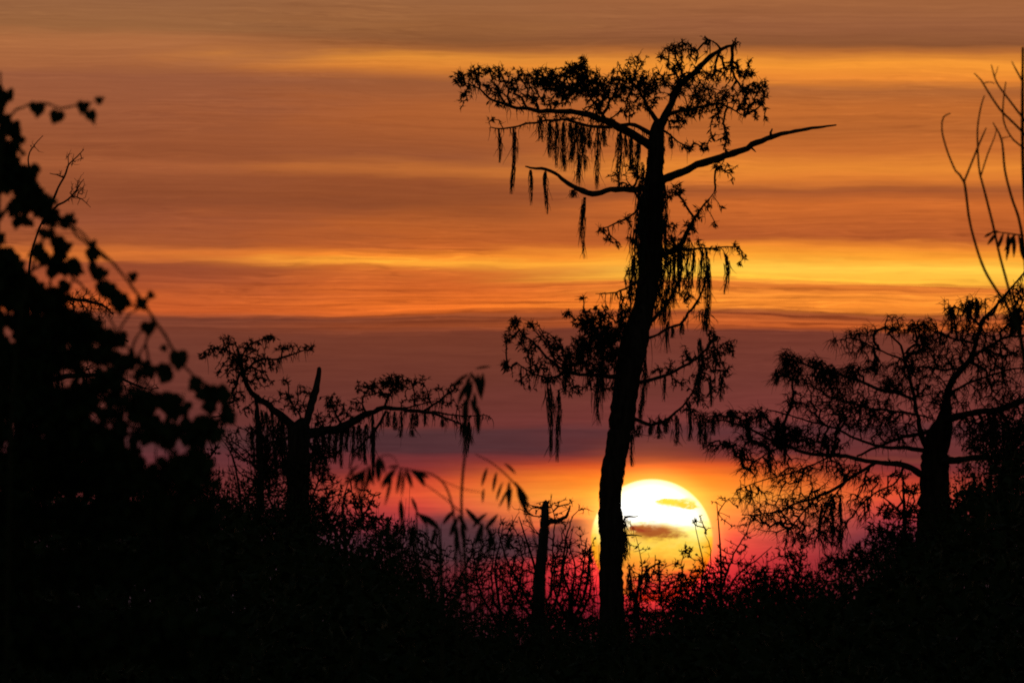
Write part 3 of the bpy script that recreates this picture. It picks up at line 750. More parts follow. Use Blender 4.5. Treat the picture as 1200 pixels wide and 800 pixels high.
# ------------------------------------------------------------------ the wide fine-twigged cypress on the right
plant('bald_cypress', 'cypress tree', 'broad spreading cypress with dense net of fine drooping twigs at right edge', 285.0, 1096,
    trunk=[(1096, 640, 44), (1096, 590, 38), (1096, 557, 36), (1097, 530, 33), (1101, 510, 30), (1106, 497, 22), (1110, 474, 11), (1111, 460, 9.5), (1116, 446, 8), (1127, 433, 7), (1138, 419, 5.8), (1144, 402, 5), (1149, 383, 4.2),
           (1156, 371, 3.6), (1167, 359, 3), (1183, 340, 2.3), (1200, 320, 1.8), (1212, 305, 1.6)],
    limbs=[
        [(1090, 530, 9.36), (1081, 512, 6.24), (1075, 485, 4.68), (1071, 463, 3.90), (1067, 444, 3.59), (1060, 422, 3.12), (1056, 405, 2.50), (1045, 394, 2.00)],
        [(1108, 492, 9.36), (1133, 485, 7.80), (1155, 482, 7.02), (1177, 477, 7.02), (1205, 469, 6.24), (1240, 460, 4.68), (1290, 450, 3), (1330, 452, 1.5)],
        [(1104, 540, 9.36), (1125, 538, 7.80), (1145, 536, 7.02), (1175, 535, 6.24), (1215, 530, 4.68)],
        [(1072, 468, 3.12), (1050, 460, 3.90), (1028, 455, 3.90), (1006, 446, 3.51), (984, 438, 3.12), (962, 433, 2.65), (943, 427, 2.03), (921, 419, 1.60)],
        [(1092, 560, 9.36), (1078, 554, 7.80), (1063, 546, 7.02), (1044, 543, 6.24), (1021, 540, 5.07), (992, 535, 4.68), (963, 533, 4.06), (940, 528, 3.74), (917, 522, 3.28), (891, 509, 2.81), (865, 497, 2.18), (842, 492, 1.72), (820, 496, 1.20)],
        [(1028, 541, 3.90), (1002, 557, 3.90), (982, 570, 3.59), (956, 583, 3.12), (933, 590, 2.50), (907, 600, 1.72), (885, 603, 1.40), (870, 603, 1.00)],
        [(1090, 505, 5.46), (1070, 509, 4.68), (1050, 515, 3.90), (1031, 523, 3.12), (1005, 534, 2.34)],
        [(1085, 528, 6.24), (1060, 525, 4.68), (1040, 525, 3.90), (1015, 518, 3.12), (985, 505, 2.65), (955, 495, 2.18), (925, 486, 1.72), (898, 480, 1.40)],
        [(1128, 432, 3.12), (1105, 433, 2.65), (1080, 430, 2.03), (1055, 432, 2.00)],
        [(1060, 422, 2.34), (1035, 412, 1.87), (1015, 402, 2.00), (998, 396, 1.50), (980, 399, 0.90)],
        [(1144, 402, 3.12), (1120, 398, 2.34), (1095, 388, 1.87), (1070, 384, 1.80)],
        [(1150, 383, 3.12), (1135, 368, 2.34), (1120, 360, 2.00), (1108, 362, 1.20)],
        [(1140, 418, 3.51), (1160, 405, 3.12), (1180, 396, 2.65), (1205, 392, 2.34)],
        [(1112, 460, 3.12), (1135, 450, 2.65), (1160, 440, 2.34), (1190, 432, 1.72), (1215, 430, 1.60)],
        [(1076, 486, 3.12), (1050, 482, 2.65), (1020, 478, 2.34), (990, 470, 1.87), (965, 462, 1.60)],
        [(1060, 545, 3.12), (1050, 565, 2.34), (1030, 575, 1.87), (1010, 590, 2.00), (1000, 605, 1.40)],
        [(990, 566, 2.34), (975, 585, 1.87), (965, 605, 2.00), (958, 628, 1.40)],
        [(956, 583, 2.03), (940, 602, 2.00), (925, 622, 1.60), (918, 645, 1.00)],
        [(917, 522, 2.34), (898, 532, 1.72), (880, 545, 1.60), (868, 560, 1.00)],
        [(975, 534, 2.34), (950, 545, 1.87), (925, 555, 2.00), (895, 562, 1.40), (868, 572, 0.90)],
    ],
    clumps=[
        (1250, 395, 50, 40, 0.45), (1270, 450, 60, 30, 0.50), (1250, 505, 60, 24, 0.45), (1230, 330, 24, 24, 0.5),
        (1136, 358, 13, 14, 1.00), (1116, 370, 12, 13, 0.75), (1149, 356, 10, 12, 0.75), (1110, 356, 5, 8, 0.60), (1191, 372, 12, 16, 2.50), (1195, 345, 10, 14, 1.12), (1175, 352, 10, 10, 0.75), (1215, 350, 14, 30, 1.00),
        (1056, 384, 30, 8, 0.88), (1085, 380, 22, 9, 0.88), (1048, 372, 14, 6, 0.52), (1020, 388, 14, 7, 0.75), (1002, 392, 12, 8, 1.12), (976, 399, 5, 6, 1.12), (988, 402, 8, 5, 0.75), (1010, 408, 20, 10, 0.60),
        (921, 418, 11, 10, 1.38), (930, 426, 14, 14, 1.50), (909, 442, 5, 8, 1.12), (926, 438, 14, 12, 1.00), (957, 425, 15, 9, 1.38), (950, 445, 22, 12, 0.75), (971, 438, 20, 12, 1.62), (1001, 436, 16, 12, 1.50), (1023, 428, 12, 11, 1.50), (1045, 450, 16, 12, 0.88),
        (985, 455, 30, 14, 0.75), (940, 470, 26, 14, 0.45), (1000, 480, 60, 26, 0.68), (1060, 440, 30, 30, 0.52), (1100, 415, 40, 30, 0.60), (1165, 405, 40, 40, 0.52), (1170, 450, 40, 28, 0.52), (1100, 465, 40, 30, 0.45), (1050, 500, 40, 22, 0.60),
        (1150, 500, 40, 20, 0.68), (1180, 490, 30, 30, 0.75), (1130, 385, 20, 16, 0.60), (1090, 395, 20, 14, 0.60),
        (822, 490, 10, 10, 1.00), (840, 488, 14, 8, 0.88), (858, 484, 10, 8, 1.12), (875, 492, 14, 12, 1.00), (893, 482, 12, 9, 1.12), (914, 502, 22, 14, 1.12), (905, 520, 24, 12, 0.75), (940, 512, 28, 16, 1.00), (970, 520, 28, 14, 0.75), (880, 512, 16, 8, 0.88), (850, 520, 22, 6, 0.88), (835, 524, 10, 4, 0.75), (870, 530, 14, 8, 0.88),
        (890, 545, 28, 14, 0.52), (930, 555, 34, 20, 0.52), (985, 550, 30, 16, 0.60), (880, 580, 24, 16, 0.38), (920, 595, 40, 22, 0.48), (965, 590, 28, 22, 0.68), (940, 625, 34, 16, 0.60), (890, 610, 24, 14, 0.38), (975, 620, 22, 22, 0.75), (1010, 590, 18, 24, 0.45), (1020, 560, 20, 12, 0.52)],
    moss=[(820, 492, 520, 5), (826, 494, 526, 6), (836, 490, 510, 5), (858, 480, 500, 8), (876, 492, 514, 6), (892, 482, 502, 7), (912, 488, 528, 8), (920, 515, 545, 6), (935, 500, 520, 7), (921, 420, 442, 7), (910, 432, 452, 5), (935, 428, 452, 6),
        (1136, 352, 385, 7), (1116, 360, 392, 6), (1145, 350, 376, 6), (1190, 360, 390, 10), (975, 590, 640, 2.5), (985, 585, 650, 4), (962, 590, 630, 2), (1140, 500, 530, 5), (1165, 482, 520, 6), (870, 524, 548, 5), (902, 530, 552, 5)],
    spacing=2.85, leaf_px=6.0, leaf_w=1.2, leaf_n=3, droop=1.0, bf=0.22, twig=0.34, leaf_p=0.55, sway=4.0, fringe=400, seed=3, jit=0.11, hairs=1.9, hair_px=17, hair_spread=0.34, hair_dir=(-0.25, 0, -0.6), wisps=400, thick=0.40)

# ------------------------------------------------------------------ cypress half hidden behind the leafy vines on the left
plant('bald_cypress', 'cypress tree', 'cypress mostly hidden behind the big-leaved vines, its bare fine twigs showing above them at left', 330.0, 62,
    trunk=[(26, 640, 26), (26, 560, 23), (28, 480, 19), (30, 400, 12), (32, 340, 4), (36, 300, 2.6), (44, 272, 2.4), (50, 258, 2.4)],
    limbs=[
        [(50, 262, 4), (60, 240, 3), (66, 224, 2.6), (74, 208, 2.2), (80, 193, 1.8), (90, 184, 1.3), (98, 175, 0.9)],
        [(50, 262, 4), (68, 240, 2.4), (84, 229, 2), (92, 218, 1.5), (98, 210, 0.9)],
        [(48, 252, 3), (38, 220, 2), (33, 184, 1.6), (40, 170, 1.2), (50, 159, 0.8)],
        [(74, 208, 2), (66, 205, 1.2), (58, 203, 0.8)], [(84, 229, 1.6), (96, 233, 1.1), (106, 243, 0.6)],
        [(32, 345, 7), (70, 348, 5), (100, 352, 4), (120, 358, 3), (132, 368, 1.5)],
        [(30, 400, 8), (90, 395, 6), (120, 390, 4), (150, 400, 2)],
        [(29, 450, 8), (90, 440, 6), (130, 440, 4), (170, 455, 2)]],
    clumps=[(86, 190, 12, 14, 0.55), (94, 218, 12, 12, 0.7), (70, 205, 12, 6, 0.4), (96, 236, 10, 6, 0.4), (88, 228, 14, 10, 0.5), (42, 172, 10, 10, 0.35), (98, 177, 3, 4, 0.6),
        (100, 352, 24, 16, 0.9), (124, 362, 12, 14, 1.3), (112, 372, 20, 14, 1.0), (80, 360, 24, 22, 0.8), (120, 395, 30, 14, 0.5), (60, 390, 40, 30, 0.5), (90, 430, 40, 20, 0.5), (150, 450, 40, 20, 0.4), (110, 480, 60, 24, 0.4)],
    moss=[(66, 440, 520, 9), (100, 440, 500, 8), (54, 430, 540, 9), (86, 450, 530, 8), (10, 470, 540, 8), (20, 450, 520, 7), (160, 455, 500, 6)],
    spacing=3.8, leaf_px=3.0, leaf_w=1.0, leaf_n=3, droop=0.3, twig=0.28, leaf_p=0.4, jit=0.14, seed=4, hairs=0.8, hair_px=7, hair_dir=(0.2, 0, 0.2))

# ------------------------------------------------------------------ snapped trunk in the thicket
plant('dead_snag', 'dead tree', 'snapped dead trunk with one short upturned side branch, left of the sun', 270.0, 632,
    trunk=[(630, 800, 22), (630, 740, 18), (631, 700, 15), (634, 660, 12.5), (637, 630, 11), (638.5, 608, 10), (639, 595, 9), (639.5, 588, 7)],
    limbs=[], dead=[[(636, 614, 7), (646, 612, 6), (655, 610, 5), (663, 606, 4), (666, 599, 3), (668, 592, 1.5)], [(638, 598, 3), (630, 595, 2.4), (622, 592, 1.2)], [(642, 589, 3), (644, 586, 1.2)]],
    fringe=250, seed=5, bark=DEAD)

# ------------------------------------------------------------------ undergrowth one can tell apart
def bush(label, D, x, top, foot, rx, clumps, stems, seed, kind='shrub', name='shrub', dens=1.0, **kw):
    a = dict(spacing=4.2, leaf='leaf', leaf_px=4.2, leaf_w=2.0, leaf_n=3, droop=0.1, bf=0.5, twig=0.30, sway=1.2, trunk_name='stem', leaf_p=0.6, jit=0.13, hairs=0.7, hair_px=7, hair_dir=(0, 0, 0.25))
    a.update(kw)
    return plant(name, kind, label, D, x, trunk=stems[0], limbs=stems[1:], clumps=clumps, seed=seed, bark=TWIG, **a)

bush('round shrub of fine bare twigs around the snapped trunk', 285, 640, 590, 760, 50,
    [(610, 612, 26, 20, 0.5), (620, 596, 16, 8, 0.7), (640, 588, 20, 6, 0.7), (668, 590, 18, 7, 0.8), (684, 598, 10, 6, 1.0), (650, 604, 24, 12, 0.4), (600, 640, 26, 20, 0.4), (640, 650, 30, 26, 0.4), (670, 660, 24, 30, 0.35), (600, 680, 30, 24, 0.6)],
    [[(640, 780, 5), (636, 720, 4), (628, 670, 3), (616, 630, 2), (608, 605, 1)], [(640, 740, 4), (655, 690, 3), (662, 640, 2.2), (672, 604, 1.2), (684, 596, 0.8)], [(630, 720, 4), (606, 680, 2.6), (592, 650, 2), (584, 625, 1)], [(645, 700, 3), (648, 650, 2), (650, 610, 1.4), (645, 590, 0.8)], [(650, 740, 4), (676, 700, 2.6), (684, 660, 2), (688, 630, 1)]], 21, leaf_p=0.35, leaf_px=3.6)
bush('slender shrub with tufted tips rising just right of the sun', 275, 845, 580, 740, 30,
    [(848, 584, 9, 4, 1.2), (836, 588, 5, 3, 1.0), (860, 590, 8, 5, 0.5), (850, 610, 14, 12, 0.25), (846, 640, 14, 14, 0.45), (845, 660, 12, 12, 1.6), (870, 620, 18, 14, 0.3), (884, 605, 12, 8, 0.5), (866, 650, 18, 12, 0.5), (842, 676, 18, 14, 1.6), (880, 660, 20, 12, 0.6)],
    [[(845, 780, 5), (845, 700, 4), (845, 660, 2.6), (843, 625, 1.8), (841, 600, 1.2), (840, 588, 0.8)], [(846, 690, 3), (858, 655, 2), (870, 632, 1.6), (880, 612, 1), (886, 602, 0.7)], [(842, 600, 1.4), (850, 588, 1), (856, 583, 0.7)], [(846, 700, 3), (866, 672, 2), (888, 655, 1.4), (905, 640, 0.8)]], 22)
bush('thin wiry shrub with two small leaf knots silhouetted on the sun disc', 265, 820, 612, 740, 40,
    [(804, 645, 8, 7, 3.2), (814, 612, 5, 5, 2.2), (819, 605, 6, 5, 0.6), (828, 625, 8, 10, 0.3), (796, 662, 12, 12, 0.25), (824, 652, 8, 14, 0.3), (812, 680, 20, 12, 0.9), (780, 676, 20, 10, 0.35), (830, 670, 12, 12, 0.9), (790, 690, 20, 10, 1.0)],
    [[(822, 780, 5), (820, 720, 3.6), (822, 685, 2.4), (824, 660, 1.6), (820, 640, 1.2), (816, 622, 0.9), (814, 612, 0.6)], [(820, 700, 2.6), (804, 678, 1.6), (798, 662, 1.2), (803, 648, 0.8)], [(822, 690, 2), (832, 665, 1.4), (832, 640, 1), (826, 625, 0.6)]], 23, leaf_p=0.8)
bush('dark shaggy shrub hung with moss in front of the sun\'s lower edge', 255, 750, 650, 790, 50,
    [(738, 668, 6, 10, 1.6), (757, 664, 8, 8, 2.0), (750, 680, 14, 12, 1.6), (775, 660, 6, 5, 2.2), (768, 670, 8, 8, 2.0), (740, 700, 18, 14, 1.6), (765, 700, 20, 14, 1.0), (745, 725, 24, 16, 2.0), (760, 645, 10, 12, 0.2), (745, 640, 12, 14, 0.3)],
    [[(750, 790, 7), (748, 730, 5), (746, 700, 4), (752, 678, 3), (762, 665, 2.4), (775, 658, 1.6)], [(748, 710, 3), (740, 685, 2.4), (738, 662, 1.2)], [(752, 680, 2), (752, 660, 1.2), (748, 640, 0.8), (745, 628, 0.5)], [(754, 690, 2), (766, 670, 1.2), (768, 650, 0.8)]], 24,
    moss=[(738, 668, 715, 6), (750, 672, 705, 6), (757, 668, 700, 5), (773, 660, 684, 4), (743, 690, 730, 7)])
bush('thicket bush of small leaves under the sun, right of the mossy trunk', 290, 800, 680, 790, 60,
    [(780, 700, 24, 10, 0.8), (810, 690, 26, 12, 1.3), (800, 712, 34, 16, 1.5), (835, 700, 24, 16, 1.8), (770, 722, 26, 14, 1.2), (850, 716, 26, 18, 2.0), (820, 735, 50, 18, 2.2), (800, 678, 20, 10, 0.5)],
    [[(805, 800, 6), (803, 750, 4), (806, 712, 2.6), (812, 690, 1.2)], [(804, 750, 4), (830, 720, 2.6), (842, 700, 1.4)], [(803, 756, 4), (780, 725, 2.6), (775, 700, 1.2)]], 25, leaf_p=0.9)
bush('low domed bush sloping up towards the right-hand cypress', 245, 900, 652, 790, 60,
    [(880, 680, 24, 14, 1.6), (905, 672, 24, 14, 1.8), (930, 660, 22, 16, 1.8), (895, 700, 40, 20, 2.2), (940, 690, 34, 24, 2.2), (885, 662, 18, 8, 0.5), (915, 648, 20, 9, 0.6), (940, 640, 14, 10, 0.8)],
    [[(905, 800, 7), (905, 740, 5), (906, 700, 3), (908, 665, 1.4)], [(905, 740, 4), (930, 700, 3), (940, 650, 1.4)], [(904, 745, 4), (885, 705, 2.6), (878, 672, 1.2)]], 26, leaf_p=0.9)
bush('layered dark tree with flat sprays just left of the right-hand cypress trunk', 240, 1040, 560, 800, 60,
    [(1052, 556, 18, 6, 1.8), (1036, 576, 16, 5, 1.8), (1064, 574, 18, 8, 2.2), (1040, 600, 16, 9, 2.0), (1066, 600, 22, 14, 2.6), (1028, 618, 16, 8, 1.4), (1050, 630, 34, 18, 2.6), (1020, 650, 34, 18, 2.4), (1070, 650, 30, 24, 2.6), (985, 662, 30, 16, 2.2), (1046, 542, 10, 4, 0.8)],
    [[(1060, 800, 10), (1060, 700, 8), (1060, 640, 5), (1060, 600, 4), (1058, 560, 1.6)], [(1060, 640, 4), (1040, 625, 3), (1020, 620, 1.4)], [(1060, 605, 3), (1045, 590, 2), (1026, 578, 1)], [(1060, 680, 5), (1020, 660, 3), (985, 655, 2)]], 27, kind='tree', name='evergreen_tree', leaf_p=1.0, leaf_px=5)
bush('solid dark tree filling the right edge behind the broad cypress', 250, 1165, 498, 800, 60,
    [(1190, 505, 22, 14, 2.2), (1162, 512, 20, 12, 2.2), (1140, 524, 14, 10, 1.8), (1180, 530, 40, 18, 2.6), (1215, 520, 30, 30, 2.2), (1130, 545, 10, 8, 1.2), (1185, 560, 36, 22, 2.6), (1155, 585, 30, 16, 2.4), (1120, 600, 24, 18, 2.4), (1180, 610, 50, 30, 2.8), (1105, 630, 30, 20, 2.6), (1150, 650, 60, 30, 2.8), (1165, 496, 10, 6, 0.8), (1200, 494, 12, 6, 1)],
    [[(1175, 800, 16), (1176, 700, 13), (1178, 620, 10), (1180, 560, 7), (1182, 510, 3)], [(1178, 620, 6), (1150, 590, 4), (1125, 575, 2)], [(1180, 560, 5), (1155, 535, 3), (1140, 520, 1.6)], [(1177, 660, 6), (1140, 640, 4), (1105, 620, 2)]], 28, kind='tree', name='evergreen_tree', leaf_p=1.0, leaf_px=5)
bush('rounded bush with lacy twigs at the foot of the broken-topped cypress, its left side', 295, 270, 500, 700, 60,
    [(255, 510, 20, 10, 0.6), (270, 524, 24, 12, 0.6), (240, 530, 20, 14, 0.8), (290, 545, 22, 20, 0.6), (255, 560, 26, 18, 0.8), (300, 575, 30, 18, 1.2), (260, 590, 34, 20, 1.8), (325, 560, 14, 24, 0.7), (240, 575, 24, 20, 1.2)],
    [[(280, 760, 7), (280, 660, 5), (282, 600, 3.6), (278, 560, 2.4), (270, 530, 1.6), (258, 512, 0.8)], [(281, 600, 3), (298, 565, 2), (305, 540, 1)], [(280, 620, 4), (255, 585, 2.6), (242, 550, 1.4)]], 29, leaf_px=3.4)
bush('leafy bush crowding the base of the broken-topped cypress on its right side', 280, 410, 560, 760, 60,
    [(395, 575, 16, 14, 0.7), (412, 584, 18, 12, 1.4), (385, 590, 20, 16, 1.6), (430, 592, 18, 10, 1.4), (400, 610, 36, 20, 2.2), (440, 612, 24, 14, 2.2), (365, 610, 26, 20, 2.2), (420, 576, 14, 8, 0.5), (408, 562, 10, 8, 0.4), (440, 578, 10, 6, 0.5)],
    [[(405, 780, 8), (404, 690, 6), (404, 630, 4), (402, 590, 2), (408, 565, 0.9)], [(404, 640, 4), (425, 605, 2.4), (438, 582, 1)], [(404, 640, 4), (380, 605, 2.4), (378, 585, 1)]], 30, leaf_p=0.9)
bush('spreading bush with pale gaps in mid-thicket, well left of the snapped trunk', 260, 500, 612, 780, 70,
    [(470, 618, 20, 12, 1.5), (492, 628, 22, 12, 1.3), (455, 634, 26, 16, 2.2), (480, 650, 34, 16, 2.0), (520, 650, 16, 12, 0.8), (510, 670, 30, 16, 0.6), (468, 675, 34, 18, 1.6), (540, 690, 40, 20, 0.6), (560, 668, 24, 24, 0.4), (500, 710, 50, 16, 1.2), (545, 650, 22, 20, 0.3)],
    [[(500, 800, 7), (498, 730, 5), (492, 680, 3.4), (484, 640, 2), (478, 615, 1)], [(498, 730, 4), (530, 690, 2.6), (550, 655, 1.6), (556, 630, 0.8)], [(498, 740, 4), (465, 690, 3), (455, 640, 1.4)], [(498, 720, 3), (512, 680, 2), (522, 645, 1)]], 31, leaf_p=0.85)
bush('tangle of upright crooked stems between the snapped trunk and the mossy trunk', 262, 660, 640, 790, 50,
    [(655, 680, 20, 24, 0.45), (690, 650, 10, 30, 0.35), (680, 690, 18, 24, 0.5), (600, 700, 30, 20, 0.9), (650, 720, 40, 16, 1.2), (615, 730, 40, 16, 1.6), (690, 725, 20, 16, 1.2), (578, 660, 12, 24, 0.5), (693, 660, 6, 26, 0.9)],
    [[(665, 800, 7), (664, 740, 5), (668, 700, 3.4), (660, 670, 2.4), (665, 640, 1.6), (658, 618, 0.8)], [(664, 740, 4), (684, 700, 3.6), (690, 665, 3), (692, 640, 1.6)], [(664, 750, 4), (640, 710, 2.6), (652, 680, 1.8), (646, 650, 1)], [(664, 750, 4), (615, 715, 3), (598, 685, 2), (604, 650, 1)], [(660, 755, 4), (590, 720, 3), (576, 680, 2), (580, 640, 1)], [(668, 700, 2), (676, 680, 1.4), (672, 655, 0.8)]], 32, leaf_p=0.35, jit=0.28)
bush('dense low thicket bush at the left, below the hanging vines', 240, 200, 560, 800, 90,
    [(200, 580, 40, 20, 2.2), (240, 600, 40, 24, 2.4), (290, 610, 34, 22, 2.4), (330, 612, 30, 20, 2.4), (180, 620, 50, 30, 2.4), (270, 640, 60, 26, 2.4), (340, 645, 40, 24, 2.4)],
    [[(250, 800, 9), (250, 700, 7), (245, 640, 4), (236, 590, 2)], [(250, 700, 5), (300, 650, 3), (320, 610, 1.6)], [(250, 700, 5), (195, 640, 3), (190, 590, 1.6)]], 33, leaf_p=1.0, leaf_px=5)

bush('moss-draggled tangle of twigs wrapped around the foot of the broken-topped cypress trunk', 305, 340, 500, 760, 50,
    [(322, 535, 18, 34, 1.5), (377, 538, 16, 28, 1.4), (345, 560, 28, 28, 1.5), (306, 560, 22, 30, 1.3), (330, 505, 14, 14, 1.0), (372, 512, 12, 12, 1.0), (385, 565, 16, 18, 1.0), (350, 590, 40, 16, 1.8)],
    [[(345, 780, 7), (344, 660, 5), (342, 610, 3.6), (338, 570, 2.4), (330, 530, 1.6), (326, 508, 0.8)], [(344, 640, 4), (368, 580, 2.4), (376, 540, 1.4), (378, 518, 0.8)], [(344, 650, 4), (318, 590, 2.4), (308, 550, 1.2)]], 34, leaf_px=3.4, hairs=1.2,
    moss=[(322, 520, 570, 7), (334, 515, 560, 6), (372, 520, 556, 6), (380, 535, 570, 5), (314, 535, 580, 7), (362, 530, 580, 7)])
bush('feathery fine-twigged brush directly left of the snapped trunk', 230, 590, 610, 790, 50,
    [(560, 640, 18, 16, 0.7), (585, 634, 20, 14, 0.8), (608, 640, 18, 20, 0.8), (575, 665, 34, 18, 0.9), (610, 680, 26, 22, 0.8), (550, 690, 34, 20, 0.9), (598, 618, 12, 8, 0.5), (600, 705, 50, 14, 1.2)],
    [[(588, 800, 6), (587, 740, 4.4), (584, 700, 3), (580, 665, 2), (586, 635, 1.4), (590, 614, 0.8)], [(587, 740, 4), (562, 690, 2.6), (556, 655, 1.6), (552, 632, 0.8)], [(588, 735, 4), (608, 690, 2.6), (612, 655, 1.8), (606, 625, 0.9)]], 35, leaf_p=0.5, leaf_px=4, hairs=1.8, hair_px=10)
bush('feathery brush of thin crooked twigs in the gap between snapped trunk and mossy trunk', 236, 672, 610, 790, 40,
    [(668, 640, 22, 20, 0.6), (688, 660, 12, 24, 0.9), (655, 670, 18, 24, 0.9), (675, 690, 24, 18, 1.1), (650, 712, 40, 14, 1.5), (690, 700, 16, 20, 1.2), (664, 616, 18, 8, 0.4)],
    [[(672, 800, 6), (672, 740, 4.4), (670, 700, 3), (674, 665, 2), (668, 640, 1.4), (672, 616, 0.8)], [(672, 740, 4), (690, 700, 2.6), (692, 670, 1.6), (688, 640, 0.8)], [(672, 735, 4), (652, 700, 2.6), (650, 665, 1.8), (655, 640, 0.9)]], 36, leaf_p=0.45, leaf_px=4, hairs=1.8, hair_px=10)
bush('small-leaved scrub rising against the bottom right of the sun disc', 238, 795, 650, 790, 40,
    [(775, 688, 16, 10, 0.9), (800, 676, 18, 9, 1.0), (822, 672, 16, 10, 1.0), (790, 700, 34, 12, 1.6), (835, 684, 18, 12, 1.4), (815, 660, 20, 10, 0.35), (785, 662, 14, 8, 0.3)],
    [[(802, 800, 6), (802, 740, 4), (800, 705, 2.6), (798, 680, 1.4), (802, 660, 0.8)], [(802, 730, 3), (828, 690, 2), (826, 664, 1)], [(802, 735, 3), (776, 700, 2), (772, 680, 1)]], 37, leaf_p=0.7, leaf_px=4, hairs=1.2)

# ------------------------------------------------------------------ undergrowth nobody could count
rng = np.random.default_rng(77)
prof = np.array([(-500, 640), (-250, 600), (-60, 534), (60, 536), (180, 552), (240, 570), (330, 580), (380, 594), (430, 618), (470, 642), (500, 684), (530, 706), (560, 716), (600, 722), (650, 730), (700, 732), (750, 722), (800, 706), (850, 694),
                 (890, 680), (940, 672), (985, 668), (1020, 650), (1060, 620), (1090, 596), (1115, 560), (1140, 530), (1170, 515), (1260, 505), (1340, 560), (1450, 620), (1700, 640)], float)
def top_at(x):
    return np.interp(x, prof[:, 0], prof[:, 1]) + 11 * np.sin(x / 17.0) * np.sin(x / 41.0 + 1) + 6 * np.sin(x / 7.3) * np.sin(x / 19.0) + 3 * np.sin(x / 3.1)
g = Geo()
def scatter(n, ylo, yhi, d0, d1, lpx, wpx, power=1.0):
    x = rng.uniform(-420, 1620, n)
    t = rng.uniform(0, 1, n) ** power
    y = top_at(x) + ylo + (yhi - top_at(x) - ylo) * t
    D = rng.uniform(d0, d1, n)
    s = PX * D
    p = P(x, y, D)
    p[:, 2] = np.maximum(p[:, 2], -0.05)
    d = rng.normal(0, 1, (n, 3)) + np.array([0, 0, 0.3])
    g.blades(p, d, lpx * s * rng.uniform(0.5, 1.4, n), wpx * s)
scatter(25000, -4, 740, 235, 330, 4.5, 2.4, 1.5)
scatter(53000, 8, 800, 200, 330, 7, 3.6, 0.9)
scatter(78000, 26, 850, 150, 280, 12, 6.5, 0.8)
scatter(22000, 50, 900, 130, 200, 22, 11, 0.8)
# crooked upright stems among the leaves
n = 2000
x = rng.uniform(-400, 1600, n); D = rng.uniform(220, 330, n); s = PX * D
yt = top_at(x) + rng.normal(2, 16, n); lift = np.where((x > 470) & (x < 720), 70.0, 0.0) * rng.uniform(0, 1, n) ** 1.5; yt = np.maximum(yt, top_at(x) - 34) - lift
A = P(x, np.full(n, 830.0), D)
xx = x.copy()
for k in range(7):
    t = (k + 1) / 7
    xx = xx + rng.normal(0, 2.2, n)
    B = P(xx, 830 + (yt - 830) * t, D)
    g.segs(A, B, (1.0 - 0.11 * k) * s * 0.75, (0.89 - 0.11 * k) * s * 0.75, 4)
    A = B
u = g.build('undergrowth', LEAFM)
u['kind'] = 'stuff'; u['label'] = 'dark tangled marsh undergrowth filling the bottom of the view'; u['category'] = 'undergrowth'

# low scrub across the far side of the marsh
g = Geo()
n = 36000
x = rng.uniform(-500, 1700, n); D = rng.uniform(420, 620, n)
z = rng.uniform(0, 1, n) * (1.9 + 0.5 * np.sin(x / 31.0) + 0.35 * np.sin(x / 11.0))
p = P(x, HORIZ, D); p[:, 2] = z
g.blades(p, rng.normal(0, 1, (n, 3)), 0.34 * rng.uniform(0.5, 1.4, n), 0.2)
u = g.build('distant_scrub', LEAFM)
u['kind'] = 'stuff'; u['label'] = 'low dark scrub across the far side of the marsh'; u['category'] = 'scrub'


